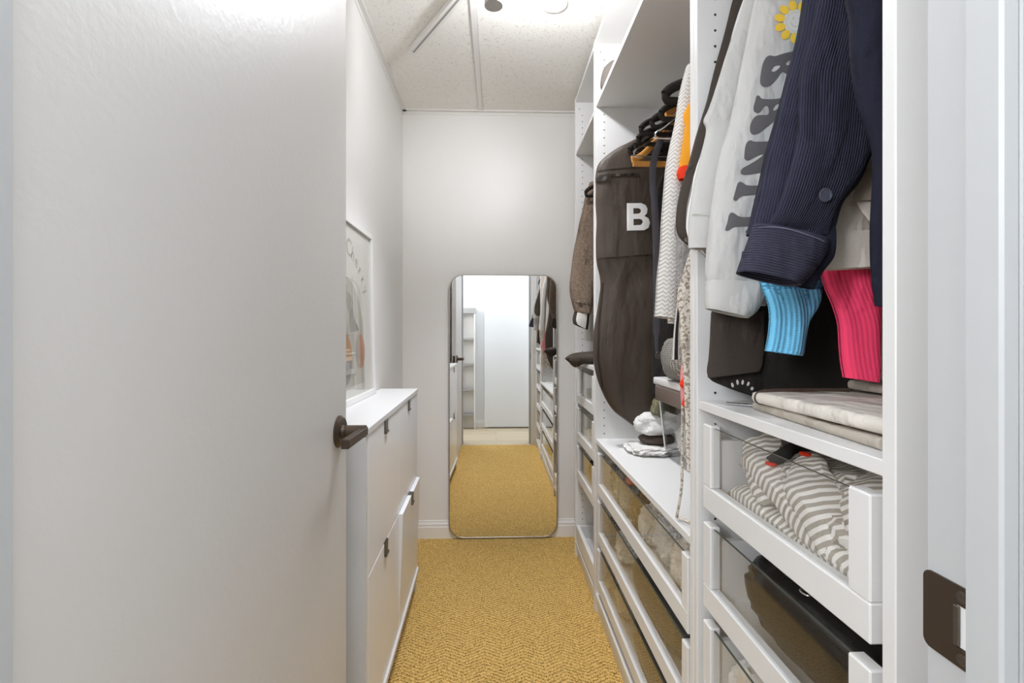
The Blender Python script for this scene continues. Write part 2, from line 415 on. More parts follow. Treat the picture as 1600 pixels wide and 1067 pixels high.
# door leaf, opened into the closet
dr = bpy.data.objects.new('door_1', None); C.objects.link(dr); dr.location = (JL, .358, .008); dr['kind'] = 'structure'
dr.rotation_euler = (0, 0, math.radians(-.4))
o = obj('door_leaf', bx(-.038, 0, 0, .782, 0, 2.02, .002), M['door'], dr, local=True); o['kind'] = 'structure'
HZ = .918; HY = .728
b = bmesh.new()
for r0, r1, a0, a1 in ((.0355, .0355, 0, .0035), (.0355, .030, .0035, .010), (.016, .015, .010, .016), (.0135, .0135, .016, .060)):
    cyl(b, (a0, HY, HZ), (a1, HY, HZ), r0, r1, 28)
hd = obj('door_handle', b, M['bronze'], dr, local=True)
b = bmesh.new(); box(b, .046, .062, HY-.125, HY+.014, HZ-.011, HZ+.008, .0015)
obj('lever', b, M['bronze'], hd, local=True).location -= hd.location
b = bmesh.new()
for r0, r1, a0, a1 in ((.0355, .0355, 0, .0035), (.0355, .030, .0035, .010), (.0135, .0135, .010, .060)): cyl(b, (-.038-a0, HY, HZ), (-.038-a1, HY, HZ), r0, r1, 28)
box(b, -.10, -.084, HY-.125, HY+.014, HZ-.011, HZ+.008, .0015)
obj('door_handle', b, M['bronze'], dr, local=True)
b = bmesh.new(); box(b, -.031, -.007, .7815, .7835, HZ-.03, HZ+.03, .0006); box(b, -.025, -.013, .783, .791, HZ-.009, HZ+.009, .001)
obj('latch', b, M['bronze'], dr, local=True)
for z in (.25, 1.0, 1.75):
    b = bmesh.new(); cyl(b, (-.044, -.002, z), (-.044, -.002, z+.09), .006, n=10); obj('hinge', b, M['bronze'], dr, local=True)

# ------------------------------------------------------------------ hall behind the camera (seen in the mirror)
struct('wall_hall_opposite', bx(-1.9, 1.9, -.66, -.56, -.004, CE+.06), M['hallwall'])
struct('wall_hall_left', bx(-1.9, -1.8, -.56, HYW, -.004, CE), M['hallwall'])
struct('wall_hall_right', bx(1.8, 1.9, -.56, HYW, -.004, CE), M['hallwall'])
struct('ceiling_hall', bx(-1.9, 1.9, -.56, HYW, CE, CE+.06), M['hallwall'])
baseboard('baseboard_hall', (-1.8, -.56, -.004), (1.8, -.56, -.004), (0, 1, 0))
d2 = struct('door_2', bx(-.142, .62, -.535, -.50, .012, 2.05, .002), M['hallwall'])
t = thing('shelf_tower', 'slim white shelf tower with grey top seen in the mirror', 'shelf', (-.33, -.48, -.004))
for x in (-.42, -.26): obj('side_panel', bx(x-.008, x+.008, -.55, -.44, 0, 1.40, .001), M['trim'], t)
obj('top', bx(-.43, -.25, -.555, -.435, 1.40, 1.47, .002), mat('grey_board', (168, 168, 166), .5), t)
for z in (.16, .46, .77, 1.08): obj('shelf', bx(-.412, -.268, -.55, -.44, z, z+.018), mat('grey_shelf', (160, 158, 155), .5), t)
obj('back_panel', bx(-.412, -.268, -.556, -.55, .02, 1.40), M['trim'], t)

# ------------------------------------------------------------------ mirror on the back wall
MX0, MX1, MZ0, MZ1 = -.262, .345, .004, 1.478
t = thing('wall_mirror', 'tall rounded mirror with thin bronze frame standing against the back wall', 'mirror', (.04, 2.70, 0))
b = bmesh.new(); prism(b, [(x, 2.692, z) for x, z in rrect(MX0+.003, MX1-.003, MZ0+.003, MZ1-.003, .078, 10)], (0, .004, 0)); obj('mirror_glass', b, M['mirror'], t, smooth=False)
b = bmesh.new(); out = rrect(MX0, MX1, MZ0, MZ1, .08, 10); n_ = len(out); inn = rrect(MX0+.004, MX1-.004, MZ0+.004, MZ1-.004, .076, 10)
A = [[b.verts.new((p[0], y, p[1])) for p in lp] for lp, y in ((out, 2.686), (inn, 2.686), (inn, 2.70), (out, 2.713))]
for i in range(4):
    p, q = A[i], A[(i+1) % 4]
    for j in range(n_): b.faces.new((p[j], p[(j+1) % n_], q[(j+1) % n_], q[j]))
obj('mirror_frame', b, mat('mirror_frame_bronze', (176, 164, 148), .3, .85), t)
b = bmesh.new(); prism(b, [(x, 2.70, z) for x, z in rrect(MX0+.005, MX1-.005, MZ0+.005, MZ1-.005, .075, 10)], (0, .012, 0)); obj('backing_board', b, M['black'], t, smooth=False)

# ------------------------------------------------------------------ wardrobes
FX, BX = .408, .985       # front and back of the frames
TOPZ = 2.36
def holes(y, sgn, z0, z1, parent):
    b = bmesh.new()
    for x in (FX+.037, FX+.45):
        z = z0
        while z < z1:
            cyl(b, (x, y, z), (x, y+sgn*.0006, z), .0026, n=8); z += .032
    for z in (TOPZ-.055,):
        cyl(b, (FX+.022, y, z), (FX+.022, y+sgn*.0006, z), .0026, n=8)
    o = obj('peg_holes', b, M['hole'], parent, smooth=False); o['kind'] = 'stuff'
def wardrobe(y0, y1, label, shelves, rail, drawers, dh=.166):
    t = thing('open_wardrobe', label, 'wardrobe', ((FX+BX)/2, (y0+y1)/2, 0))
    W = M['ward']; a, c = y0+.018, y1-.018
    s1 = obj('side_panel', bx(FX, BX, y0, a-.0002, .001, TOPZ, .0012), W, t); s2 = obj('side_panel', bx(FX, BX, c+.0002, y1, .001, TOPZ, .0012), W, t)
    holes(a, 1, .128, 2.3, s1); holes(c, -1, .128, 2.3, s2)
    obj('top_panel', bx(FX+.002, BX, a, c, TOPZ-.02, TOPZ-.001, .001), W, t)
    obj('bottom_panel', bx(FX+.002, BX, a, c, .062, .08, .001), W, t)
    obj('plinth', bx(FX+.012, FX+.028, a, c, .001, .062), W, t)
    obj('back_panel', bx(BX-.006, BX, a, c, .08, TOPZ-.02), W, t)
    for z in shelves: obj('shelf', bx(FX+.003, BX-.007, a+.0005, c-.0005, z, z+.018, .0012), W, t)
    if rail:
        b = bmesh.new(); tube(b, [(RX, a+.0005, rail), (RX, c-.0005, rail)], .013, 14); obj('clothes_rail', b, M['metalwhite'], t)
        for y, s in ((a, 1), (c, -1)):
            b = bmesh.new(); box(b, RX-.02, RX+.02, min(y, y+s*.006), max(y, y+s*.006), rail-.03, rail+.025, .002); obj('rail_bracket', b, M['metalwhite'], t)
    for zt in drawers: drawer(t, a+.0195, c-.0195, zt, dh)
    return t
def drawer(t, ya, yb, zt, dh):
    W = M['ward']; z0 = zt-dh; xf = .411
    b = bmesh.new()
    box(b, xf+.004, xf+.51, ya+.012, yb-.012, z0+.012, z0+.018)           # drawer bottom
    for y in (ya+.012, yb-.024): box(b, xf+.02, xf+.51, y, y+.012, z0+.012, zt-.03)
    box(b, xf+.50, xf+.512, ya+.012, yb-.012, z0+.012, zt-.03)
    d = obj('drawer', b, W, t)
    obj('bottom_rail', bx(xf, xf+.02, ya, yb, z0, z0+.046, .002), W, d)
    for y in (ya, yb-.034): obj('stile', bx(xf, xf+.02, y, y+.034, z0+.0462, zt, .002), W, d)
    b = bmesh.new(); box(b, xf+.006, xf+.0105, ya+.0345, yb-.0345, z0+.0465, zt-.004)
    for f in b.faces:
        if f.normal.z > .9 or f.calc_center_median().z > zt-.0045: f.material_index = 1
    obj('glass_front', b, [M['glass'], M['glassedge']], d, smooth=False)
    for y, s in ((ya-.0185, 1), (yb+.0055, 1)): obj('drawer_slide', bx(xf+.03, xf+.48, y, y+.012, z0+.03, z0+.06), M['metalwhite'], d)
RX = .70; RZ = 1.995
U3 = (.477, .979); U2 = (.9795, 1.979); U1 = (1.9795, 2.479)
D3 = (.966, .772, .578, .384); D2 = (.664, .470, .276)
w3 = wardrobe(*U3, 'white open wardrobe bay nearest the doorway, crammed with bright jumpers', [.991, 2.07], RZ, D3)
w2 = wardrobe(*U2, 'wide white open wardrobe bay holding the long dark garment bag', [.697, 2.078], RZ, D2)
w1 = wardrobe(*U1, 'narrow white open wardrobe bay at the far end beside the mirror', [.991, 2.066], RZ, D3[:3])
# pull-out tray low in the far bay
d = None
b = bmesh.new(); yt0, yt1 = U1[0]+.034, U1[1]-.034
box(b, .412, .93, yt0, yt1, .098, .104); box(b, .93, .942, yt0, yt1, .104, .168)
for y in (yt0, yt1-.012): box(b, .428, .93, y, y+.012, .104, .168, .002)
tr = obj('pull_out_tray', b, M['ward'], w1)
obj('tray_front', bx(.410, .428, yt0, yt1, .096, .170, .002), M['ward'], tr)

exec_later = []
# ------------------------------------------------------------------ shoe cabinet by the left wall
t = thing('shoe_cabinet', 'slim glossy white shoe cabinet with four tilting doors along left wall', 'cabinet', (-.333, 1.25, 0))
t.rotation_euler = (0, 0, math.radians(1.29))
def loc(name, bm, m, par, rel=None, **kw):
    o = obj(name, bm, m, par, local=True, **kw)
    if rel is not None: o.location -= rel.location
    return o
L = .93; DP = -.165
loc('top_panel', bx(DP, .003, 0, L, .882, .90, .0015), M['cabside'], t)
for y in (0, L-.018): loc('side_panel', bx(DP, -.002, y, y+.018, .095, .8818, .001), M['cabside'], t)
loc('divider', bx(DP, -.022, L/2-.008, L/2+.008, .10, .88), M['cabside'], t)
loc('back_panel', bx(DP, DP+.005, .018, L-.018, .1, .88), M['cabside'], t)
loc('bottom_rail', bx(DP, .006, 0, L, .075, .0948, .0015), M['cabside'], t)
for y in (.004, L-.03):
    loc('foot', bx(-.03, -.004, y, y+.026, 0, .075, .002), M['cabside'], t); loc('foot', bx(DP, DP+.026, y, y+.026, 0, .075, .002), M['cabside'], t)
for (ya, yb) in ((.0195, L/2-.0015), (L/2+.0015, L-.0195)):
    for (za, zb) in ((.098, .506), (.511, .880)):
        ajar = ya > .4 and za < .3
        dd = loc('tilt_door', bx(-.019, -.001, ya, yb, za, zb, .0012), M['gloss'], t)
        yc = (ya+yb)/2
        b = bmesh.new(); box(b, -.0012, .0022, yc-.022, yc+.022, zb-.040, zb-.001, .001); box(b, -.016, .0022, yc-.022, yc+.022, zb-.0025, zb+.0012, .0006); box(b, .002, .0065, yc-.020, yc+.020, zb-.040, zb-.035, .0006)
        loc('pull_tab', b, M['pewter'], dd, dd)
        if ajar: dd.rotation_euler = (0, math.radians(2.0), 0)
# ------------------------------------------------------------------ framed print leaning on the cabinet
t = thing('framed_print', 'white framed cherry poster leaning on the white shoe cabinet', 'picture', (-.494, 1.29, .9008))
t.rotation_euler = (0, math.radians(-1.3), 0)
PW, PH = .71, .652
b = bmesh.new()
for (a, c, e, f) in ((0, PW, 0, .022), (0, PW, PH-.022, PH), (0, .022, .022, PH-.022), (PW-.022, PW, .022, PH-.022)): box(b, -.016, 0, a, c, e, f, .0015)
loc('frame', b, M['trim'], t)
loc('paper', bx(-.012, -.010, .02, PW-.02, .02, PH-.02), mat('poster_paper', (218, 216, 210), .8), t)
def art(name, loops, col, dx):
    b = fill2d(loops)
    for v in b.verts: v.co = Vector((dx, v.co.x, v.co.y))
    return loc(name, b, mat('ink_'+name, col, .8), t, smooth=False)
cy, czr = .355, .225
arch = [(cy-.22, .06), (cy+.22, .06), (cy+.22, czr)]+[(cy+.22*math.cos(a*PI/24), czr+.22*math.sin(a*PI/24)) for a in range(1, 24)]+[(cy-.22, czr)]
art('grey_arch', [arch], (190, 186, 176), -.0097)
circ = lambda y, z, r, a0=0, a1=2*PI, n=28: [(y+r*math.cos(a0+(a1-a0)*i/n), z+r*math.sin(a0+(a1-a0)*i/n)) for i in range(n+(0 if a1-a0 > 6 else 1))]
art('cherry_half', [circ(.523, .180, .064, PI/2, 1.5*PI)], (168, 156, 146), -.0094)
art('cherry_half', [circ(.523, .180, .064, -PI/2, PI/2)], (196, 138, 104), -.0094)
art('cherry_half', [circ(.335, .165, .085, 0, PI)], (190, 146, 108), -.0094)
art('cherry_band', [[(.25, .152), (.42, .152), (.42, .166), (.25, .166)]], (226, 196, 170), -.0092)
art('cherry_half', [circ(.335, .152, .085, PI, 2*PI)], (150, 142, 140), -.0094)
def stroke(a, c, wd):
    d = (Vector(c)-Vector(a)).normalized(); n = Vector((-d.y, d.x))*wd
    return [tuple(Vector(a)+n), tuple(Vector(a)-n), tuple(Vector(c)-n), tuple(Vector(c)+n)]
for a, c in (((.441, .452), (.437, .33)), ((.437, .33), (.505, .245)), ((.445, .36), (.372, .24))): art('stem', [stroke(a, c, .0014)], (128, 120, 110), -.0093)
for i, ch in enumerate('Cherry'):
    cu = bpy.data.curves.new('letter', 'FONT'); cu.body = ch; cu.size = .088 if i == 0 else .07; cu.align_x = 'CENTER'; cu.offset = .0012
    o = bpy.data.objects.new('letter', cu); C.objects.link(o)
    me = bpy.data.meshes.new_from_object(o.evaluated_get(bpy.context.evaluated_depsgraph_get())); bpy.data.objects.remove(o); bpy.data.curves.remove(cu)
    b = bmesh.new(); b.from_mesh(me); a = math.radians(80-8.6*i); R_ = .300
    for v in b.verts:
        x, z = v.co.x, v.co.y; q = a-PI/2
        v.co = Vector((-.0094, cy+R_*math.cos(a)+x*math.cos(q)-z*math.sin(q), czr+R_*math.sin(a)+x*math.sin(q)+z*math.cos(q)))
    loc('letter', b, mat('ink_letter', (168, 164, 156), .8), t, smooth=False)
loc('picture_glass', bx(-.0086, -.0078, .021, PW-.021, .021, PH-.021), M['picglass'], t, smooth=False)

# ------------------------------------------------------------------ ceiling fittings
t = thing('track_light', 'white ceiling track bar with small cylinder spot heads', 'track light', (-.03, 1.72, CE))
A_ = Vector((-.372, 2.125, 0)); B_ = Vector((.24, 1.20, 0)); dv = (B_-A_).normalized(); nv = Vector((-dv.y, dv.x, 0))
def bar(bm, a, c, wd, z0, z1):
    p = [A_+dv*a+nv*wd, A_+dv*a-nv*wd, A_+dv*c-nv*wd, A_+dv*c+nv*wd]; prism(bm, [q+Vector((0, 0, z0)) for q in p], (0, 0, z1-z0)); return bm
LN = (B_-A_).length
obj('track_bar', bar(bmesh.new(), .012, LN, .0165, CE-.026, CE-.0045), M['metalwhite'], t, smooth=False)
b = bar(bmesh.new(), 0, .012, .0175, CE-.027, CE-.0045); obj('end_cap', b, M['metalwhite'], t, smooth=False)
b = bmesh.new(); bar(b, .02, LN, .004, CE-.0268, CE-.0258); obj('track_slot', b, mat('slot_grey', (150, 146, 140), .5), t, smooth=False)
GH = mat('head_grey', (178, 176, 172), .4)
for q, (dx, dy) in ((.66, (0, 0)),):
    c = A_+dv*q; b = bmesh.new(); cyl(b, c+Vector((0, 0, CE-.026)), c+Vector((0, 0, CE-.075)), .006, n=12)
    cyl(b, c+Vector((0, 0, CE-.075)), c+Vector((.0, -.0, CE-.18)), .026, .03, 24)
    obj('spot_head', b, GH, t)
t = thing('ceiling_disc', 'small flat round cover plate on the ceiling tile', 'cover plate', (.222, 1.815, CE))
b = bmesh.new(); cyl(b, (.222, 1.815, CE-.006), (.222, 1.815, CE+.0028), .046, .048, 32); obj('cover', b, M['tile'], t)
b = bmesh.new(); tube(b, [(.222+.047*math.cos(a*PI/16), 1.815+.047*math.sin(a*PI/16), CE-.003) for a in range(32)], .0018, 6, closed=True, up=Vector((0, 0, 1))); obj('rim', b, M['metalwhite'], t)

# ------------------------------------------------------------------ clothes: helpers
def hook(parent, y, z0, x=RX, m=None):
    b = bmesh.new(); r = .0165
    pts = [(x, y, z0)]+[(x, y, z0+(RZ-.005-z0)*.5)]+[(x+.0+r*math.cos(a), y, RZ+r*math.sin(a)) for a in [math.radians(d) for d in range(-20, 200, 20)]]
    tube(b, smooth_pts(pts, 26), .0018, 6); return obj('hook', b, m or M['chrome'], parent)
def garment(name, label, cat, y, group=None, x=RX): return thing(name, label, cat, (x, y, 0.0), group)
def shoulder(y, zt, xl, xr, th):
    """the top rows of something on a hanger: from the neck out to the shoulder tips"""
    return [((RX-.03, zt+.11), (RX+.03, zt+.11), y, th*.6), ((RX-.12, zt+.07), (RX+.12, zt+.07), y, th), ((xl+.03, zt+.02), (xr-.03, zt+.02), y, th)]
def btn(parent, tree, x, z, r, m, name='button', label=None):
    h = tree.ray_cast(Vector((x, -.5, z)), Vector((0, 1, 0)))
    if h[0] is None: return
    b = bmesh.new(); p = h[0]; cyl(b, p, p+Vector((0, -.0022, 0)), r, r*.95, 18); cyl(b, p+Vector((0, -.002, 0)), p+Vector((0, -.0012, 0)), r*.7, r*.7, 14)
    tube(b, [(p.x+r*.82*math.cos(a*PI/10), p.y-.0022, p.z+r*.82*math.sin(a*PI/10)) for a in range(20)], r*.16, 6, closed=True)
    for dx in (-.22, .22):
        for dz in (-.22, .22): cyl(b, p+Vector((dx*r, -.0024, dz*r)), p+Vector((dx*r, -.0027, dz*r)), r*.1, n=8)
    o = obj(name, b, m, parent)
    if label: o['label'] = label
F = {}
F['bag'] = fab('nylon_bag', (68, 57, 47), rough=.5, depth=.0003, contrast=.1, wrinkle=.007)
F['bag'].node_tree.nodes['Principled BSDF'].inputs['Specular IOR Level'].default_value = .4
F['bagtrim'] = fab('bag_piping', (50, 43, 37), rough=.5, depth=.0003)
F['print_white'] = mat('white_print', (232, 230, 228), .7)
F['blackcloth'] = fab('black_cloth', (46, 43, 40), depth=.0006)
F['darkbrown'] = fab('faded_black_cloth', (70, 62, 56), depth=.0006)
F['knit'] = fab('white_zigzag_knit', (226, 222, 216), 'zigzag', .012, .0012, (194, 191, 187), wrinkle=.008)
F['orange'] = fab('orange_jersey', (240, 164, 48), depth=.0005)
F['red'] = fab('red_jersey', (232, 62, 34), depth=.0005)
F['floral'] = fab('floral_print', (212, 204, 192), 'floral', col2=(150, 138, 126))
F['greyj'] = fab('grey_jersey', (158, 153, 150), 'wool', depth=.0008)
F['ribgrey'] = fab('grey_rib_knit', (160, 155, 148), 'rib', .012, .004)
F['wool'] = fab('brown_wool', (122, 106, 92), 'wool', depth=.0012, contrast=.2)
F['shirt'] = fab('pale_shirting', (212, 208, 202), depth=.0004)
F['fleece'] = fab('white_fleece', (192, 190, 186), depth=.0005, contrast=.03)
F['charcoal'] = mat('charcoal_print', (92, 89, 90), .8)
F['yellow'] = mat('yellow_print', (236, 196, 62), .8)
F['palegrey'] = mat('pale_grey_print', (214, 210, 204), .8)
F['linegrey'] = mat('line_grey_print', (184, 184, 170), .8)
F['navy'] = fab('navy_corduroy', (52, 52, 68), 'wale_u', .0034, .0007, contrast=.16)
F['navyv'] = fab('navy_corduroy_across', (60, 59, 75), 'wale_v', .0036, .0010, contrast=.14)
F['navyplain'] = fab('navy_lining', (32, 33, 46), depth=.0005)
F['blue'] = fab('sky_blue_rib_knit', (122, 204, 246), 'rib', .0072, .0012, contrast=.09)
F['bluemoss'] = fab('sky_blue_moss_knit', (112, 196, 240), 'moss', .008, .0018, contrast=.14)
F['pink'] = fab('hot_pink_rib_knit', (255, 74, 114), 'rib', .007, .0005, contrast=.03)
F['beige'] = fab('stone_sweat_cloth', (216, 206, 194), depth=.0006)
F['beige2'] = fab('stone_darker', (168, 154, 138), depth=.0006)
F['stripe'] = fab('taupe_white_stripe', (234, 230, 224), 'stripe', .0125, .0004, (172, 164, 152))
F['stripeu'] = fab('grey_pin_stripe', (226, 225, 222), 'stripe_u', .007, .0004, (128, 128, 130))
F['cream'] = fab('cream_linen', (224, 217, 206), depth=.0005, contrast=.05)
F['taupe'] = fab('taupe_linen', (186, 177, 164), depth=.0005)
F['white'] = fab('white_cotton', (222, 220, 216), depth=.0006, contrast=.05, wrinkle=.006)
F['lace'] = fab('ivory_lace', (214, 208, 196), 'moss', .007, .0015, contrast=.12)
F['tan'] = fab('tan_cloth', (164, 140, 104), depth=.0006)
F['coral'] = fab('coral_cloth', (214, 140, 114), depth=.0006)
F['olive'] = fab('olive_canvas', (128, 124, 100), depth=.0006)
F['brownleather'] = mat('brown_leather', (78, 62, 52), .45, bump=(120, .0006))
F['brownclip'] = mat('brown_clip_plastic', (112, 98, 90), .4)
F['pinkbag'] = fab('pale_pink_cloth', (236, 150, 152), depth=.0005)

# ------------------------------------------------------------------ far bay
g = garment('wool_jacket', 'brown wool jacket with buttoned cuff hanging in the far wardrobe bay', 'jacket', 2.31)
obj('body', loft(shoulder(2.31, 1.66, .44, .95, .07)+[((.46, 1.5), (.94, 1.5), 2.31, .08), ((.47, 1.25), (.93, 1.25), 2.31, .08), ((.47, 1.16), (.93, 1.16), 2.31, .07)], seed=3, fold=.004), F['wool'], g)
sl = obj('sleeve', loft([((0.4384,1.8541),(0.5565,1.8734),2.240,0.050), ((0.4142,1.7757),(0.5322,1.7828),2.240,0.070), ((0.3871,1.6464),(0.5141,1.6473),2.240,0.080), ((0.3599,1.5051),(0.4959,1.4968),2.240,0.085), ((0.3479,1.3910),(0.4717,1.3765),2.240,0.080), ((0.3509,1.3160),(0.4535,1.2953),2.240,0.075), ((0.3660,1.2500),(0.4414,1.2381),2.240,0.070)], seed=4, wr=.005), F['wool'], g)
obj('cuff_seam', loft([((0.3539,1.3070),(0.4535,1.2862),2.240,0.083), ((0.3569,1.2950),(0.4505,1.2772),2.240,0.081)], seed=4, nrow=6, cuff=False), F['wool'], g)
btn(g, bvh_of(sl), *(0.3920,1.2836), .011, M['pewter'])
obj('cuff_lining', loft([((0.3706,1.2596),(0.4404,1.2476),2.250,0.050), ((0.3615,1.2174),(0.4373,1.2054),2.250,0.055), ((0.3646,1.1932),(0.4313,1.1661),2.250,0.050)], seed=5, nrow=12), F['darkbrown'], g)
obj('cuff_turnback', loft([((0.3768,1.2459),(0.4246,1.2400),2.215,0.012), ((0.3708,1.2103),(0.4216,1.2014),2.215,0.016), ((0.3768,1.1895),(0.4156,1.1687),2.215,0.012)], seed=6, nrow=12), F['shirt'], g)
hook(g, 2.31, 1.76)
g = garment('white_shirt', 'white shirt sleeve showing beneath the brown wool jacket', 'shirt', 2.40)
obj('body', loft(shoulder(2.40, 1.66, .46, .94, .05)+[((.47, 1.4), (.93, 1.4), 2.40, .05), ((0.4503,1.2160),(0.6613,1.2162),2.400,0.050), ((0.4438,1.1130),(0.6613,1.0871),2.400,0.050)], seed=8, fold=.004), F['shirt'], g)
hook(g, 2.40, 1.76)
g = garment('velvet_hanger', 'black velvet hanger tip above the brown wool jacket', 'hanger', 2.18)
def hanger(parent, y, m, zt, xl=.475, r=.0085, bar=True, flat=1.3):
    b = bmesh.new(); xr = min(2*RX-xl, .955); zn = RZ-.085
    pts = [(xl, y, zt), (xl+.02, y, zt+.018), (xl+.09, y, zt+.05), (RX-.04, y, zn), (RX, y, zn+.012), (RX+.04, y, zn), (xr-.09, y, zt+.05), (xr-.02, y, zt+.018), (xr, y, zt)]
    tube(b, smooth_pts(pts, 40), r, 10, flat)
    if bar: tube(b, smooth_pts([(xl, y, zt), (xl+.004, y, zt-.014), (xl+.03, y, zt-.018), (RX, y, zt-.018), (xr-.03, y, zt-.018), (xr-.004, y, zt-.014), (xr, y, zt)], 30), r*.75, 10, flat)
    o = obj('hanger_body', b, m, parent); hook(parent, y, zn+.012); return o
hanger(g, 2.18, M['velvet'], (0.4149,1.7939)[1], (0.4090,1.7939)[0])
o = obj('folded_bag', loft([((.315, 1.032), (.34, 1.012), 2.20, .02), ((.335, 1.048), (.365, .992), 2.20, .10), ((.38, 1.06), (.41, 1.012), 2.2, .16), ((.50, 1.066), (.50, 1.0105), 2.2, .18), ((.62, 1.05), (.62, 1.0105), 2.2, .16), ((.66, 1.03), (.66, 1.012), 2.2, .06)], seed=12, wr=.005, cuff=False, nseg=28), F['darkbrown'])
tag(o, 'dark brown folded cloth bag overhanging the shelf in the far bay', 'bag')

# ------------------------------------------------------------------ wide bay: garment bag, hangers, clothes
g = garment('garment_bag', 'long dark brown garment bag printed with a white letter B', 'garment bag', 1.80)
bag = obj('bag_body', loft([((.64, RZ-.05), (.76, RZ-.05), 1.80, .03), ((0.5204,1.8782),(0.6969,1.8879),1.800,0.050), ((0.4423,1.8361),(0.7068,1.8734),1.800,0.060), ((0.3912,1.7919),(0.7117,1.8298),1.800,0.065), ((0.3766,1.7410),(0.7117,1.7763),1.800,0.070), ((0.3766,1.6806),(0.7117,1.6840),1.800,0.075), ((0.3790,1.5599),(0.7117,1.5624),1.800,0.075), ((0.3766,1.4391),(0.7117,1.4409),1.800,0.075), ((0.3912,1.3619),(0.7117,1.3437),1.800,0.070), ((0.3912,1.2894),(0.7117,1.2708),1.800,0.075), ((0.3742,1.1855),(0.7117,1.1857),1.800,0.085), ((0.3669,1.1009),(0.7117,1.1007),1.800,0.085), ((0.3717,1.0164),(0.7068,1.0035),1.800,0.085), ((0.3985,0.9318),(0.6920,0.9185),1.800,0.080), ((0.4399,0.8591),(0.6625,0.8458),1.800,0.070), ((0.4911,0.8177),(0.6183,0.8072),1.800,0.050), ((0.5302,0.7908),(0.5791,0.7856),1.800,0.030)], nseg=56, nrow=90, seed=21, wr=.006, fold=.003, foldk=22, cuff=False), F['bag'], g)
T_ = bvh_of(bag)
hook(g, 1.80, RZ-.06)
o = print_on('letter_b', [[(0.4849,1.6296), (0.5375,1.6301), (0.5543,1.6231), (0.5615,1.6089), (0.5591,1.5923), (0.5495,1.5816), (0.5638,1.5734), (0.5698,1.5569), (0.5638,1.5379), (0.5471,1.5283), (0.4849,1.5278)],
  [(0.5088,1.6109), (0.5280,1.6110), (0.5351,1.6064), (0.5363,1.5981), (0.5303,1.5909), (0.5088,1.5895)], [(0.5088,1.5706), (0.5327,1.5708), (0.5411,1.5661), (0.5423,1.5567), (0.5351,1.5483), (0.5088,1.5469)]], F['print_white'], g, T_, .002, .007, 'white printed block letter B')
print_on('zip', [[(0.3777,1.7384), (0.5327,1.7414), (0.5327,1.7331), (0.3777,1.7290)]], F['bagtrim'], g, T_, .003, .01)
print_on('zip_pull', [[(0.3754,1.7278), (0.4182,1.7306), (0.4325,1.7379), (0.4229,1.7165), (0.3754,1.7136)]], F['bagtrim'], g, T_, .007, .01)
print_on('seam', [[(0.3754,1.4278), (0.6286,1.4434), (0.6286,1.4375), (0.3754,1.4219)]], F['bagtrim'], g, T_, .0015, .01)
print_on('seam', [[(0.3801,1.7562), (0.6286,1.7757), (0.6286,1.7709), (0.3801,1.7515)]], F['bagtrim'], g, T_, .0015, .01)
print_on('piping', [[(0.3968,1.3381), (0.4027,1.3381), (0.3849,1.1727), (0.3813,1.0546), (0.4015,0.9317), (0.3968,0.9293), (0.3754,1.0546), (0.3789,1.1727)]], F['bagtrim'], g, T_, .003, .01)
btn(g, T_, *(0.3896,0.9294), .009, M['steel'], 'snap')
g = garment('black_dress', 'long black dress hanging just in front of the garment bag', 'dress', 1.715)
obj('body', loft(shoulder(1.715, 1.72, .58, .93, .03)+[((0.5798,1.6574),(0.7767,1.6593),1.715,0.040), ((0.5751,1.4262),(0.7814,1.4274),1.715,0.040), ((0.5658,1.1951),(0.7814,1.1954),1.715,0.045), ((0.5634,1.0334),(0.7814,1.0098),1.715,0.050), ((0.5634,0.9294),(0.7814,0.9216),1.715,0.045)], seed=23, fold=.006, foldk=70), F['blackcloth'], g)
hook(g, 1.715, RZ-.17)
NAMES = ['nearest the garment bag', 'second from the garment bag', 'third from the garment bag', 'fourth from the garment bag', 'fifth from the garment bag', 'sixth from the garment bag', 'last before the zigzag cardigan']
for i, y in enumerate((1.665, 1.635, 1.555, 1.50, 1.445, 1.375, 1.29)):
    g = garment('velvet_hanger', 'black velvet clothes hanger on the rail, '+NAMES[i], 'hanger', y, 'black velvet hangers on the rail')
    hanger(g, y, M['velvet'], 1.79+.006*math.sin(i*2.3), .468+.012*math.sin(i*1.7), .0095 if i != 6 else .0135, True, 1.0)
def woodhanger(y, zt, xl, label):
    g = garment('wooden_hanger', label, 'hanger', y, 'wooden trouser hangers on the rail')
    b = bmesh.new(); xr = 2*RX-xl; zn = RZ-.07
    tube(b, smooth_pts([(xl, y, zt+.025), (xl+.05, y, zt+.05), (RX-.05, y, zn-.005), (RX, y, zn), (RX+.05, y, zn-.005), (xr-.05, y, zt+.05), (xr, y, zt+.025)], 30), .011, 10, .7); obj('hanger_arms', b, M['wood'], g)
    obj('trouser_bar', bx(xl+.004, xr-.004, y-.007, y+.007, zt, zt+.017, .002), M['wood'], g)
    for x in (xl+.006, xr-.006): obj('bar_support', bx(x-.005, x+.005, y-.006, y+.006, zt+.010, zt+.034, .002), M['wood'], g)
    hook(g, y, zn)
woodhanger(1.580, (0.4525,1.7010)[1], (0.4504,1.7053)[0], 'orange wooden hanger whose long trouser bar shows below the black hangers')
woodhanger(1.405, 1.775, .50, 'orange wooden hanger mostly tucked among the black hangers')
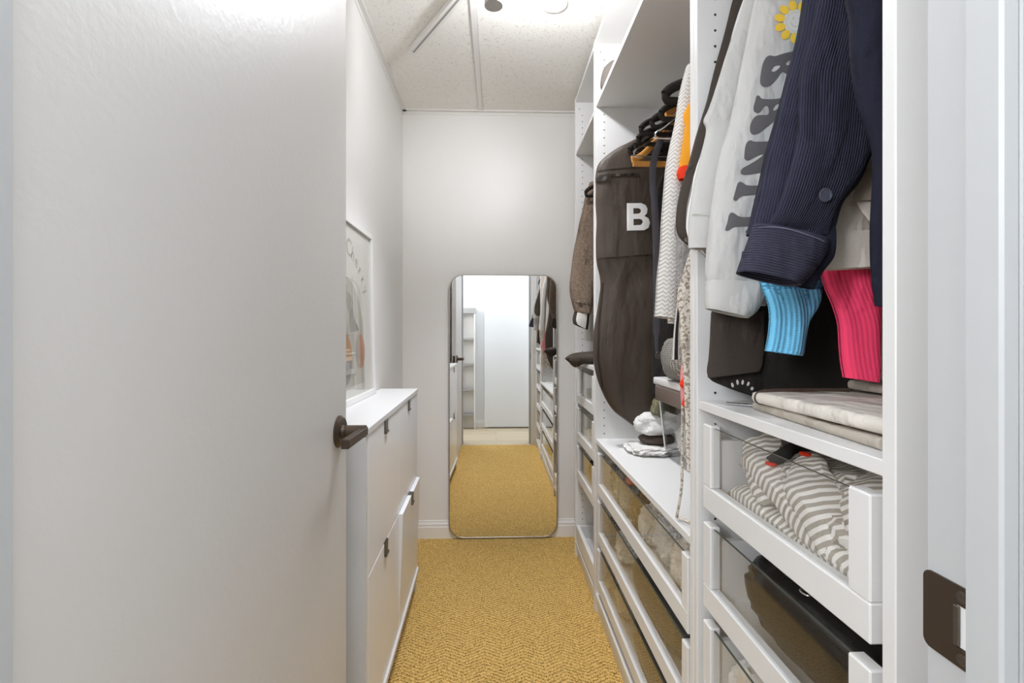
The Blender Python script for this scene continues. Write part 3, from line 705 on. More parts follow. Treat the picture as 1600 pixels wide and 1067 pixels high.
for y, xl, zt, lab in ((1.531, (0.4423,1.7184)[0], (0.4423,1.7163)[1], 'thin chrome wire hanger lowest among black hangers'), (1.345, (0.4181,1.7016)[0]+.03, (0.4181,1.6979)[1], 'thin chrome wire hanger higher among black hangers')):
    g = garment('wire_hanger', lab, 'hanger', y, 'chrome wire hangers on the rail'); xr = 2*RX-xl
    b = bmesh.new(); tube(b, smooth_pts([(RX, y, RZ-.06), (xl+.05, y, zt+.05), (xl+.008, y, zt+.02), (xl+.004, y, zt+.006), (xl+.02, y, zt), (RX, y, zt), (xr-.02, y, zt), (xr-.004, y, zt+.006), (xr-.008, y, zt+.02), (xr-.05, y, zt+.05), (RX, y, RZ-.06)], 60), .0022, 6); obj('wire', b, M['chrome'], g); hook(g, y, RZ-.06)
g = garment('black_trousers', 'black trousers hanging behind the white zigzag cardigan', 'trousers', 1.60)
obj('leg', loft([((.56, 1.775), (.84, 1.775), 1.60, .02), ((.57, 1.5), (.83, 1.5), 1.60, .025), ((.572, 1.15), (.80, 1.15), 1.60, .025), ((.575, 1.045), (.80, 1.045), 1.60, .025)], seed=25, fold=.004), F['blackcloth'], g)
hanger(g, 1.60, M['velvet'], 1.785, .49, .006, True)
g = garment('navy_belt', 'narrow navy fabric belt hanging from the hangers beside the letter B', 'belt', 1.54, x=.55)
b = bmesh.new(); tube(b, smooth_pts([(.54, 1.535, 1.79), ((0.5047,1.6800)[0], 1.53, (0.5047,1.6800)[1]), ((0.5131,1.5193)[0], 1.53, (0.5089,1.5192)[1]), ((0.5172,1.3131)[0], 1.53, (0.5172,1.3131)[1]), ((0.5172,1.1069)[0], 1.53, (0.5172,1.1069)[1]), ((0.5235,1.0719)[0], 1.53, (0.5235,1.0719)[1])], 40), [.011]*30+[.006]*10, 8, .2); obj('strap', b, fab('navy_webbing', (84, 82, 88), depth=.0006), g)
b = bmesh.new(); c = (0.5193,1.0760); tube(b, [(c[0]+.007*math.cos(a*PI/8), 1.525, c[1]+.010*math.sin(a*PI/8)) for a in range(16)], .0016, 6, closed=True); obj('buckle', b, M['pewter'], g)
g = garment('zigzag_cardigan', 'white and grey zigzag knit cardigan beside the middle wardrobe post', 'cardigan', 1.17)
obj('body', loft(shoulder(1.185, 1.74, .50, .93, .05)+[((0.4588,1.6586),(0.6345,1.6612),1.185,0.060), ((0.4475,1.4986),(0.6345,1.5004),1.185,0.060), ((0.4361,1.3066),(0.6313,1.3075),1.185,0.060), ((0.4297,1.1708),(0.6264,1.1597),1.185,0.055)], seed=31, fold=.004), F['knit'], g)
obj('sleeve', loft([((0.4565,1.7842),(0.4860,1.7940),1.135,0.030), ((0.4410,1.7165),(0.4674,1.7170),1.135,0.045), ((0.4270,1.6367),(0.4596,1.6325),1.135,0.055), ((0.4131,1.5523),(0.4503,1.5481),1.135,0.060), ((0.4023,1.4680),(0.4410,1.4653),1.135,0.060), ((0.3930,1.3608),(0.4363,1.3580),1.135,0.060), ((0.3852,1.2690),(0.4332,1.2645),1.135,0.060), ((0.3806,1.1864),(0.4301,1.1788),1.135,0.055)], seed=32, wr=.004), F['knit'], g)
hook(g, 1.185, 1.84)
g = garment('orange_top', 'orange top with a red cuff squeezed behind the middle post', 'top', 1.085)
obj('sleeve', loft([((.60, 1.86), (.80, 1.86), 1.085, .02), ((0.4438,1.6740),(0.4914,1.6821),1.085,0.020), ((0.4320,1.6152),(0.4914,1.6161),1.085,0.025), ((0.4231,1.5492),(0.4854,1.5499),1.085,0.028), ((0.4156,1.5037),(0.4765,1.5014),1.085,0.026)], seed=34), F['orange'], g)
obj('cuff', loft([((0.4171,1.5242),(0.4825,1.5250),1.085,0.030), ((0.4127,1.5095),(0.4825,1.5103),1.085,0.030), ((0.4171,1.4964),(0.4795,1.4956),1.085,0.028)], seed=35, nrow=10), F['red'], g); hook(g, 1.085, 1.85)
g = garment('grey_jersey_top', 'soft grey jersey top hanging behind the middle post', 'top', 1.055)
obj('body', loft(shoulder(1.055, 1.6, .50, .9, .02)+[((0.4085,1.4168),(0.5213,1.4178),1.055,0.025), ((0.4027,1.3456),(0.5213,1.3464),1.055,0.028), ((0.4013,1.2886),(0.5184,1.2892),1.055,0.030), ((0.4056,1.2516),(0.5155,1.2463),1.055,0.028)], seed=36, fold=.004), F['greyj'], g); hook(g, 1.055, 1.70)
g = garment('floral_dress', 'long beige floral dress hanging down behind the middle post', 'dress', 1.022)
obj('body', loft(shoulder(1.022, 1.55, .49, .9, .018)+[((0.4013,1.2703),(0.5191,1.2708),1.022,0.022), ((0.3943,1.1737),(0.5191,1.1739),1.022,0.026), ((0.4013,1.0772),(0.5163,1.0631),1.022,0.028), ((0.4083,0.9805),(0.5134,0.9661),1.022,0.026), ((0.4111,0.8494),(0.5050,0.8347),1.022,0.024)], seed=37, fold=.005, foldk=80), F['floral'], g); hook(g, 1.022, 1.65)
g = thing('edged_ribbon', 'dark ribbon with white edges dangling below the zigzag cardigan', 'ribbon', ((0.4169,1.2058)[0], 1.10, (0.4169,1.0544)[1]))
for nm, wd, m, yy in (('white_edge', .0085, F['white'], 1.1005), ('dark_centre', .0045, F['blackcloth'], 1.0985)):
    b = bmesh.new(); pts = [((0.4259,1.2727)[0], yy, (0.4259,1.2727)[1]), ((0.4244,1.2207)[0], yy, (0.4244,1.2207)[1]), ((0.4184,1.1465)[0], yy, (0.4184,1.1465)[1]), ((0.4169,1.0841)[0], yy, (0.4169,1.0841)[1])]
    tube(b, smooth_pts(pts, 20), [wd*(.35+.65*i/19) for i in range(20)], 8, .12); obj(nm, b, m, g)
g = thing('drawstring', 'mottled cord hanging down and curling on the white counter', 'cord', ((0.4241,0.8839)[0], 1.08, .7151))
b = bmesh.new(); pts = [((0.4216,1.0308)[0], 1.07, (0.4216,1.0308)[1]), ((0.4201,0.9008)[0], 1.07, (0.4201,0.9008)[1]), ((0.4187,0.7997)[0], 1.07, (0.4187,0.7997)[1]), (.395+.02, 1.085, .735), (.418, 1.093, .722), (.432, 1.075, .7205), (.444, 1.045, .7195), (.452, 1.012, .7195)]
tube(b, smooth_pts(pts, 50), .0032, 8); obj('cord', b, F['floral'], g)
g = thing('pink_scarf', 'pink scarf with red patches hanging behind the middle post', 'scarf', (.47, 1.05, .95))
y_ = 1.056
obj('scarf_body', loft([((.46, 1.22), (.52, 1.22), y_, .012), ((0.4175,1.0949),(0.4565,1.0949),1.056,0.014), ((0.4103,1.0465),(0.4565,1.0464),1.056,0.016), ((0.4132,0.9866),(0.4522,0.9807),1.056,0.016)], seed=41, nrow=20), F['pinkbag'], g)
obj('red_patch', loft([((0.4119,1.0443),(0.4463,1.0470),1.049,0.014), ((0.4047,1.0330),(0.4492,1.0328),1.049,0.018), ((0.4119,1.0245),(0.4463,1.0229),1.049,0.014)], seed=42, nrow=10, cuff=False), F['red'], g)
obj('red_patch', loft([((0.4162,1.0032),(0.4463,1.0045),1.049,0.012), ((0.4119,0.9876),(0.4463,0.9846),1.049,0.016), ((0.4176,0.9805),(0.4435,0.9790),1.049,0.010)], seed=43, nrow=10, cuff=False), F['red'], g)
# storage box on the counter, with what stands on and beside it
CT = .7153
t = thing('storage_box', 'clear plastic storage box with white lid and brown clips on counter', 'box', (.74, 1.48, CT))
def taper(x0, x1, y0, y1, z0, z1, ins):
    b = bmesh.new(); lo = [(x, y, z0) for x, y in ((x0+ins, y0+ins), (x1-ins, y0+ins), (x1-ins, y1-ins), (x0+ins, y1-ins))]; hi = [(x, y, z1) for x, y in ((x0, y0), (x1, y0), (x1, y1), (x0, y1))]
    A1 = [b.verts.new(p) for p in lo]; A2 = [b.verts.new(p) for p in hi]; b.faces.new(A1)
    for i in range(4): b.faces.new((A1[i], A1[(i+1) % 4], A2[(i+1) % 4], A2[i]))
    return b
obj('tub', taper(.575, .90, 1.29, 1.69, CT, .965, .022), M['plastic'], t, smooth=False)
obj('tub_lining', taper(.578, .897, 1.293, 1.687, CT+.003, .965, .022), M['plastic'], t, smooth=False)
for yy in (1.69-.004, 1.293):
    b = bmesh.new(); tube(b, [(.5965, yy-.02 if yy > 1.5 else yy+.02, CT+.003), (.5752, yy, .962)], .003, 6); obj('corner_rib', b, mat('clear_rib', (214, 214, 212), .3), t)
b = bx(.562, .913, 1.278, 1.702, .966, .992, .006, 3); obj('lid', b, M['trim'], t)
obj('rim', bx(.568, .907, 1.284, 1.696, .945, .966, .003), mat('rim_plastic', (196, 194, 190), .3), t)
obj('clip', bx(.556, .570, 1.34, 1.665, .915, .965, .005, 2), F['brownclip'], t)
for i, (c, r, m, lab) in enumerate((((.672, 1.575, .79), (.062, .06, .055), F['white'], 'crumpled white cloth inside the clear storage box, farther end'), ((.672, 1.42, .79), (.062, .065, .055), F['floral'], 'patterned cloth inside the clear storage box, nearer end'), ((.70, 1.48, .895), (.075, .09, .025), F['greyj'], 'grey cloth lying on top inside the clear storage box'))):
    tag(obj('folded_cloth', lump(c, r, 50+i, .2, 2.5, sub=4), m), lab, 'cloth')
b = lump((.602, 1.50, 1.068), (.064, .10, .070), 61, .1, 2.0, sub=4, fine=.05, uvdir=(0, 0, 1)); tag(obj('rolled_jumper', b, F['ribgrey']), 'rolled grey ribbed jumper lying on the lid of the storage box', 'jumper')
tag(obj('white_cloth', lump((.553, 1.735, CT+.013), (.070, .085, .014), 63, .22, 3.2, sub=5, fine=.12, squash=((0, 0, CT), (9, 9, 9))), F['white']), 'flattened white cloth lying on the counter under the garment bag', 'cloth')
tag(obj('brown_purse', lump((.590, 1.745, CT+.044), (.060, .042, .017), 65, .10, 2.0, sub=4), F['brownleather']), 'dark brown leather purse under the white cushion', 'purse')
tag(obj('white_cushion', lump((.584, 1.740, CT+.098), (.066, .044, .040), 66, .30, 1.5, sub=5, fine=.06, squash=((0, 0, CT+.064), (9, 9, 9))), F['white']), 'small white cushion stacked on the brown purse', 'cushion')
tag(obj('olive_pouch', lump((.606, 1.716, CT+.166), (.042, .026, .036), 67, .22, 1.6, sub=5, fine=.08), F['olive']), 'olive green pouch on top of the white cushion', 'pouch')
tag(obj('black_pouch', lump((.606, 1.722, CT+.206), (.032, .024, .018), 68, .10, 2.0, sub=4, fine=.05), F['blackcloth']), 'small black pouch topping the olive one', 'pouch')
# things on the top shelf of the wide bay
o = obj('grey_tote', loft([((.450, 2.225), (.52, 2.24), 1.90, .04), ((.428, 2.20), (.56, 2.215), 1.90, .07), ((.419, 2.16), (.58, 2.16), 1.90, .08), ((.421, 2.125), (.58, 2.10), 1.90, .07), ((.45, 2.103), (.57, 2.102), 1.90, .05)], seed=70, nrow=24, cuff=False, wr=.002), fab('taupe_felt', (104, 98, 92))); tag(o, 'greyish brown slouchy cloth bag on the top shelf of the wide bay', 'bag')

# ------------------------------------------------------------------ nearest bay: clothes, from the far side to the near side
g = garment('snap_jacket', 'black snap-button jacket sleeve bulging past the middle post', 'jacket', .94)
jk = obj('sleeve', loft([((.62, 1.90), (.78, 1.90), .938, .02), ((0.5087,1.9475),(0.5997,1.9501),0.938,0.028), ((0.4893,1.8707),(0.5736,1.8728),0.938,0.028), ((0.4700,1.8067),(0.5476,1.8085),0.938,0.028), ((0.4480,1.7173),(0.5282,1.7189),0.938,0.028), ((0.4171,1.6025),(0.4997,1.6038),0.938,0.028), ((0.3837,1.4942),(0.4764,1.4954),0.938,0.028), ((0.3645,1.4244),(0.4635,1.4253),0.938,0.028), ((0.3580,1.3673),(0.4506,1.3681),0.938,0.028), ((0.3632,1.3382),(0.4441,1.3337),0.938,0.028), ((0.3837,1.3181),(0.4351,1.3134),0.938,0.028)], nseg=44, nrow=70, seed=80, wr=.005), F['darkbrown'], g)
T_ = bvh_of(jk)
for px, py in ((1081.5,258), (1078,267), (1076,373)): btn(g, T_, *{0: (0.3801,1.4714), 1: (0.3757,1.4614), 2: (0.3738,1.3284)}[((1081.5,258), (1078,267), (1076,373)).index((px, py))], .0048, M['chrome'] if py > 300 else M['pewter'], 'snap')
hook(g, .94, 1.90)
g = garment('striped_shirt', 'grey striped shirt just showing at the edges of the white sweatshirt', 'shirt', .912)
obj('body', loft(shoulder(.912, 1.82, .50, .93, .014)+[((0.4758,1.7887),(0.7551,1.7952),0.912,0.016), ((0.4156,1.5652),(0.7551,1.5704),0.912,0.016), ((0.3756,1.4291),(0.7423,1.4329),0.912,0.018), ((0.3643,1.3735),(0.7423,1.3767),0.912,0.018), ((0.3706,1.3280),(0.7423,1.3267),0.912,0.018), ((0.4055,1.2875),(0.6912,1.2828),0.912,0.018), ((0.4168,1.2382),(0.6912,1.2392),0.912,0.018), ((0.4168,1.1852),(0.5198,1.1705),0.912,0.018), ((0.4181,1.1778),(0.5161,1.1631),0.912,0.014)], seed=82, nrow=60), F['stripeu'], g); hook(g, .912, 1.92)
g = garment('eyelet_blouse', 'black garment with a curved hem and white eyelets above the shelf', 'blouse', .885)
bl = obj('body', loft(shoulder(.885, 1.70, .50, .90, .012)+[((0.4495,1.4694),(0.6893,1.4723),0.885,0.014), ((0.4130,1.2654),(0.6831,1.2666),0.885,0.014), ((0.4020,1.1695),(0.6806,1.1698),0.885,0.020), ((0.3984,1.1097),(0.6781,1.0972),0.885,0.024), ((0.3960,1.0642),(0.6732,1.0441),0.885,0.024), ((0.4312,1.0437),(0.6608,1.0248),0.885,0.022), ((0.4922,1.0231),(0.6212,1.0165),0.885,0.016)], nseg=48, nrow=70, seed=83, wr=.003, cuff=False), F['blackcloth'], g)
T_ = bvh_of(bl)
obj('pocket_flap', loft([((0.3928,1.1828),(0.4925,1.1853),0.862,0.008), ((0.3904,1.1338),(0.4913,1.1338),0.862,0.012), ((0.3869,1.0872),(0.4878,1.0917),0.862,0.012), ((0.3857,1.0639),(0.4830,1.0753),0.862,0.010)], seed=84, nrow=24), F['darkbrown'], g)
for px, py, rx, rz, an in ((1146.5,602,1.9,4.2,25), (1154,597.5,1.9,4.2,8), (1162,597.5,1.9,4,-8), (1170.5,600,1.9,3.6,-20), (1177,607.5,2.4,2.8,0), (1181,615.5,2.4,2.2,0)):
    e = 0.00118; c0 = {1146.5: (0.4377,1.0489), 1154: (0.4467,1.0541), 1162: (0.4563,1.0541), 1170.5: (0.4665,1.0511), 1177: (0.4743,1.0423), 1181: (0.4791,1.0328)}[px]; an = math.radians(an)
    print_on('eyelet', [[(c0[0]+e*(rx*math.cos(a)*math.cos(an)-rz*math.sin(a)*math.sin(an)), c0[1]+e*(rx*math.cos(a)*math.sin(an)+rz*math.sin(a)*math.cos(an))) for a in [PI*i/8 for i in range(16)]]], F['palegrey'], g, T_, .0012, .02)
hook(g, .885, 1.80)
g = garment('white_sweatshirt', 'white sweatshirt with charcoal lettering and a smiling flower print', 'sweatshirt', .845)
bd = obj('body', loft(shoulder(.855, 1.80, .49, .93, .02)+[((0.4755,1.8650),(0.6480,1.8698),0.855,0.022), ((0.4496,1.7483),(0.6240,1.7524),0.855,0.026), ((0.4201,1.6573),(0.6121,1.6611),0.855,0.028), ((0.3872,1.5584),(0.6002,1.5618),0.855,0.030), ((0.3755,1.5293),(0.5942,1.5325),0.855,0.030), ((0.3802,1.5085),(0.5882,1.5115),0.855,0.030), ((0.3650,1.4436),(0.5823,1.4461),0.855,0.032), ((0.3521,1.3788),(0.5704,1.3784),0.855,0.032), ((0.3474,1.3302),(0.5585,1.3248),0.855,0.032), ((0.3486,1.2991),(0.5526,1.2887),0.855,0.030)], nseg=44, nrow=80, seed=86, wr=.003), F['fleece'], g)
obj('hem_band', loft([((0.3509,1.3638),(0.5668,1.3598),0.855,0.036), ((0.3474,1.3302),(0.5597,1.3248),0.855,0.037), ((0.3474,1.2979),(0.5526,1.2875),0.855,0.033)], seed=86, nrow=16, nseg=44), F['fleece'], g)
ss = obj('sleeve', loft([((.60, 1.86), (.74, 1.86), .81, .02), ((0.4785,1.8387),(0.6593,1.8438),0.810,0.030), ((0.4617,1.7722),(0.6309,1.7766),0.810,0.040), ((0.4449,1.7169),(0.6048,1.7206),0.810,0.045), ((0.4226,1.6065),(0.5799,1.6095),0.810,0.046), ((0.4014,1.5074),(0.5595,1.5097),0.810,0.046), ((0.3824,1.4413),(0.5415,1.4432),0.810,0.046), ((0.3691,1.3644),(0.5235,1.3636),0.810,0.046), ((0.3613,1.2932),(0.5032,1.2863),0.810,0.046), ((0.3591,1.2417),(0.4808,1.2312),0.810,0.042), ((0.3624,1.2307),(0.4673,1.2201),0.810,0.036)], nseg=48, nrow=90, seed=88, wr=.0022), F['fleece'], g)
obj('cuff', loft([((0.3604,1.2371),(0.4706,1.2265),0.808,0.040), ((0.3582,1.2152),(0.4572,1.2023),0.808,0.042), ((0.3571,1.1955),(0.4438,1.1815),0.808,0.040), ((0.3582,1.1868),(0.4304,1.1705),0.808,0.034)], seed=89, nrow=24, wr=.002), F['fleece'], g)
obj('cuff', loft([((0.4292,1.2485),(0.5132,1.2419),0.845,0.020), ((0.4408,1.2188),(0.4922,1.2143),0.845,0.024), ((0.4478,1.1982),(0.4805,1.1936),0.845,0.022)], seed=90, nrow=20, wr=.003), F['fleece'], g)
T_ = bvh_of(ss)
def ltr(pts, holes_=(), n=5): return [smooth_pts(pts, n, True)]+[smooth_pts(h, n, True) for h in holes_]
print_on('letter_b', ltr([(0.4579,1.6092), (0.4666,1.6078), (0.4808,1.6124), (0.5049,1.6182), (0.5246,1.6240), (0.5312,1.6155), (0.5279,1.5983), (0.5147,1.5851), (0.4983,1.5784), (0.4863,1.5782), (0.4775,1.5812), (0.4710,1.5725), (0.4590,1.5595), (0.4492,1.5561), (0.4426,1.5608), (0.4421,1.5720), (0.4459,1.5935), (0.4513,1.6054)],
  [[(0.4601,1.5841), (0.4644,1.5906), (0.4732,1.5929), (0.4743,1.5897), (0.4677,1.5832), (0.4622,1.5815)], [(0.4841,1.5953), (0.4885,1.5997), (0.4983,1.6020), (0.5027,1.5988), (0.4961,1.5939), (0.4874,1.5927)]]), F['charcoal'], g, T_, .0012, .008, 'charcoal letter B')
print_on('letter_a', ltr([(0.4394,1.5420), (0.4437,1.5368), (0.4535,1.5353), (0.4688,1.5361), (0.4841,1.5396), (0.4983,1.5435), (0.5114,1.5400), (0.5125,1.5282), (0.4983,1.5141), (0.4710,1.5029), (0.4590,1.4947), (0.4470,1.4855), (0.4383,1.4789), (0.4296,1.4766), (0.4247,1.4819), (0.4258,1.4948), (0.4317,1.5055), (0.4394,1.5089), (0.4513,1.5091), (0.4552,1.5123), (0.4552,1.5187), (0.4524,1.5241), (0.4470,1.5229), (0.4426,1.5159), (0.4372,1.5126), (0.4317,1.5152), (0.4307,1.5232), (0.4334,1.5334), (0.4356,1.5409)],
  [[(0.4628,1.5189), (0.4666,1.5254), (0.4710,1.5276), (0.4732,1.5244), (0.4688,1.5190), (0.4639,1.5162)]]), F['charcoal'], g, T_, .0012, .008, 'charcoal letter A')
print_on('letter_n', ltr([(0.4258,1.4670), (0.4328,1.4644), (0.4612,1.4653), (0.4863,1.4673), (0.4906,1.4603), (0.4874,1.4474), (0.4753,1.4387), (0.4863,1.4367), (0.4896,1.4282), (0.4874,1.4185), (0.4612,1.4166), (0.4426,1.4132), (0.4241,1.4098), (0.4111,1.4093), (0.4078,1.4133), (0.4105,1.4192), (0.4209,1.4252), (0.4328,1.4323), (0.4426,1.4394), (0.4456,1.4428), (0.4426,1.4433), (0.4328,1.4393), (0.4247,1.4349), (0.4198,1.4332), (0.4154,1.4348), (0.4143,1.4390), (0.4162,1.4551), (0.4198,1.4642)]), F['charcoal'], g, T_, .0012, .008, 'charcoal letter N')
print_on('letter_f', ltr([(0.4062,1.3973), (0.4111,1.3957), (0.4165,1.3920), (0.4247,1.3905), (0.4415,1.3912), (0.4753,1.3937), (0.4819,1.3917), (0.4830,1.3756), (0.4786,1.3595), (0.4699,1.3615), (0.4699,1.3712), (0.4633,1.3749), (0.4568,1.3721), (0.4503,1.3656), (0.4372,1.3629), (0.4307,1.3644), (0.4296,1.3671), (0.4328,1.3719), (0.4339,1.3757), (0.4165,1.3744), (0.4084,1.3727), (0.4013,1.3668), (0.3970,1.3662), (0.3962,1.3700), (0.3991,1.3812), (0.4024,1.3930)]), F['charcoal'], g, T_, .0012, .008, 'charcoal letter F')
print_on('letter_f', ltr([(0.3926,1.3459), (0.3975,1.3443), (0.4024,1.3406), (0.4105,1.3380), (0.4274,1.3387), (0.4612,1.3411), (0.4677,1.3390), (0.4688,1.3230), (0.4644,1.3080), (0.4557,1.3100), (0.4557,1.3197), (0.4492,1.3228), (0.4426,1.3196), (0.4361,1.3131), (0.4230,1.3103), (0.4165,1.3119), (0.4154,1.3140), (0.4187,1.3183), (0.4198,1.3226), (0.4024,1.3220), (0.3948,1.3208), (0.3883,1.3165), (0.3840,1.3159), (0.3829,1.3191), (0.3861,1.3298), (0.3888,1.3416)]), F['charcoal'], g, T_, .0012, .008, 'charcoal letter F')
fc = (0.5010,1.6653); e = .00105
ell = lambda cx, cz, rx, rz, an, n=14: [(cx+rx*math.cos(a)*math.cos(an)-rz*math.sin(a)*math.sin(an), cz+rx*math.cos(a)*math.sin(an)+rz*math.sin(a)*math.cos(an)) for a in [2*PI*i/n for i in range(n)]]
print_on('flower_face', [ell(fc[0], fc[1], .021, .021, 0, 24)], F['palegrey'], g, T_, .0010, .01)
print_on('flower_ring', [ell(fc[0], fc[1], .0165, .0165, 0, 24), ell(fc[0], fc[1], .0158, .0158, 0, 24)], F['linegrey'], g, T_, .0013, .006)
for i in range(11):
    a = 2*PI*i/11+.62; r = .0275
    print_on('petal', [ell(fc[0]+r*math.cos(a), fc[1]+r*math.sin(a), .0088, .0068, a)], F['yellow'], g, T_, .0012, .008, 'yellow petal')
print_on('smile', [[(fc[0]+.0095*math.cos(a), fc[1]+.0095*math.sin(a)) for a in [math.radians(d) for d in range(190, 331, 14)]]+[(fc[0]+.0081*math.cos(a), fc[1]+.0081*math.sin(a)) for a in [math.radians(d) for d in range(330, 189, -14)]]], F['linegrey'], g, T_, .0015, .006)
for dx in (-.0045, .0055): print_on('eye', [ell(fc[0]+dx, fc[1]+.0052, .0011, .0026, 0, 10)], F['linegrey'], g, T_, .0015, .01)
hook(g, .845, 1.90)
p = smooth_pts([(0.3535,1.2350), (0.3795,1.2308), (0.4176,1.2288), (0.4612,1.2236)], 16); print_on('seam', [[(a[0], a[1]-.0007) for a in p]+[(a[0], a[1]+.0007) for a in p[::-1]]], F['palegrey'], g, bvh_of(ss), .0008, .01)
p = smooth_pts([(0.3471,1.3576), (0.3632,1.3555), (0.3851,1.3534)], 12); print_on('seam', [[(a[0], a[1]-.0007) for a in p]+[(a[0], a[1]+.0007) for a in p[::-1]]], F['linegrey'], g, bvh_of(bd), .0040, .01)
g = garment('blue_jumper', 'sky blue chunky knit jumper with a long ribbed cuff', 'jumper', .765)
obj('sleeve', loft([((.60, 1.84), (.74, 1.84), .765, .016), ((0.5050,1.6869),(0.6227,1.6896),0.765,0.016), ((0.4572,1.4259),(0.5637,1.4271),0.765,0.020), ((0.4234,1.2853),(0.5391,1.2860),0.765,0.028), ((0.4265,1.2490),(0.5370,1.2495),0.765,0.032), ((0.4308,1.2251),(0.5327,1.2244),0.765,0.034), ((0.4382,1.2033),(0.5253,1.1994),0.765,0.032)], nseg=48, nrow=60, seed=91, wr=.005), F['bluemoss'], g)
obj('cuff', loft([((0.4339,1.2157),(0.5295,1.2140),0.765,0.034), ((0.4413,1.1929),(0.5210,1.1889),0.765,0.034), ((0.4445,1.1701),(0.5093,1.1639),0.765,0.034), ((0.4435,1.1451),(0.5040,1.1378),0.765,0.034), ((0.4403,1.1243),(0.5008,1.1149),0.765,0.034), ((0.4382,1.1160),(0.4986,1.1076),0.765,0.032)], nseg=60, nrow=44, seed=92, wr=.003, fold=.003, foldk=150), F['blue'], g); hook(g, .765, 1.88)
g = garment('pink_jumper', 'hot pink ribbed jumper sleeve hanging to the shelf', 'jumper', .725)
obj('sleeve', loft([((.60, 1.82), (.74, 1.82), .725, .014), ((0.5190,1.6593),(0.6412,1.6622),0.725,0.016), ((0.5039,1.3624),(0.6166,1.3636),0.725,0.018), ((0.4978,1.2734),(0.6064,1.2741),0.725,0.026), ((0.5018,1.2438),(0.6023,1.2423),0.725,0.034), ((0.5079,1.2162),(0.5983,1.2095),0.725,0.036), ((0.5200,1.1885),(0.5952,1.1787),0.725,0.036), ((0.5292,1.1598),(0.5932,1.1519),0.725,0.034), ((0.5332,1.1301),(0.5911,1.1202),0.725,0.034), ((0.5373,1.1004),(0.5901,1.0914),0.725,0.034), ((0.5413,1.0757),(0.5871,1.0686),0.725,0.034)], nseg=56, nrow=70, seed=94, wr=.004, fold=.002, foldk=120), F['pink'], g); hook(g, .725, 1.86)
g = garment('stone_sweatshirt', 'stone beige sweatshirt with stitched hem above the pink sleeve', 'sweatshirt', .685)
obj('body', loft(shoulder(.685, 1.76, .50, .92, .014)+[((0.4904,1.6308),(0.6445,1.6344),0.685,0.016), ((0.4808,1.4437),(0.6348,1.4460),0.685,0.020), ((0.4751,1.3503),(0.6251,1.3518),0.685,0.024), ((0.4713,1.2849),(0.6155,1.2858),0.685,0.026), ((0.4722,1.2372),(0.6058,1.2444),0.685,0.026)], nseg=44, nrow=60, seed=96, wr=.003), F['beige'], g)
obj('hem_band', loft([((0.4722,1.2886),(0.6135,1.2981),0.685,0.030), ((0.4722,1.2615),(0.6097,1.2689),0.685,0.031), ((0.4722,1.2363),(0.6039,1.2435),0.685,0.028)], seed=96, nrow=12, nseg=44), F['beige'], g)
obj('pocket_flap', loft([((0.5164,1.3786),(0.5863,1.3794),0.663,0.006), ((0.5071,1.3513),(0.5863,1.3521),0.663,0.009), ((0.4997,1.3295),(0.5863,1.3376),0.663,0.009)], seed=97, nrow=14), F['beige2'], g)
obj('pocket_flap', loft([((0.5119,1.3346),(0.5908,1.3409),0.668,0.005), ((0.5212,1.3183),(0.5908,1.3189),0.668,0.007), ((0.5325,1.3037),(0.5908,1.3005),0.668,0.006)], seed=98, nrow=12), F['beige'], g)
hook(g, .685, 1.86)
g = garment('corduroy_shirt', 'navy corduroy shirt with buttoned placket and open cuff in front', 'shirt', .645)
sv = obj('sleeve', loft([((.58, 1.84), (.76, 1.84), .645, .02), ((0.4348,1.6983),(0.5978,1.7029),0.645,0.030), ((0.4222,1.6013),(0.5750,1.6049),0.645,0.036), ((0.4007,1.5131),(0.5504,1.5159),0.645,0.040), ((0.3802,1.4295),(0.5304,1.4343),0.645,0.042), ((0.3641,1.3618),(0.5033,1.3607),0.645,0.044), ((0.3543,1.3214),(0.4744,1.3225),0.645,0.044), ((0.3489,1.2934),(0.4654,1.2925),0.645,0.044), ((0.3454,1.2794),(0.4636,1.2749),0.645,0.040)], nseg=60, nrow=90, seed=101, wr=.005, fold=.0025, foldk=60), F['navy'], g)
fd = obj('sleeve_fold', loft([((0.4376,1.6781),(0.5755,1.6820),0.621,0.012), ((0.4221,1.5846),(0.5492,1.5876),0.621,0.016), ((0.4022,1.4954),(0.5247,1.5019),0.621,0.020), ((0.3979,1.4446),(0.5072,1.4268),0.621,0.020), ((0.3936,1.3938),(0.4880,1.3636),0.621,0.020), ((0.3772,1.3387),(0.4567,1.3175),0.621,0.018), ((0.3637,1.2986),(0.4478,1.2908),0.623,0.014), ((0.3554,1.2844),(0.4496,1.2765),0.628,0.010)], nseg=48, nrow=70, seed=103, wr=.006, cuff=False), F['navy'], g)
cf = obj('cuff', loft([((0.3445,1.2903),(0.4454,1.2687),0.632,0.040), ((0.3384,1.2697),(0.4401,1.2497),0.632,0.050), ((0.3306,1.2457),(0.4225,1.2238),0.632,0.052), ((0.3236,1.2259),(0.4067,1.2074),0.632,0.048)], nseg=52, nrow=30, seed=105, wr=.003), F['navyv'], g)
obj('cuff_slit_lining', loft([((0.4354,1.2785),(0.4603,1.2909),0.638,0.018), ((0.4265,1.2559),(0.4585,1.2508),0.638,0.022), ((0.4070,1.2271),(0.4434,1.2272),0.638,0.022), ((0.4034,1.2106),(0.4318,1.2037),0.638,0.016)], nseg=30, nrow=20, seed=106, wr=.002), F['navyplain'], g)
T_ = bvh_of(fd)
btn(g, T_, *(0.4316,1.3251), .0092, mat('navy_button', (74, 76, 88), .35), 'button')
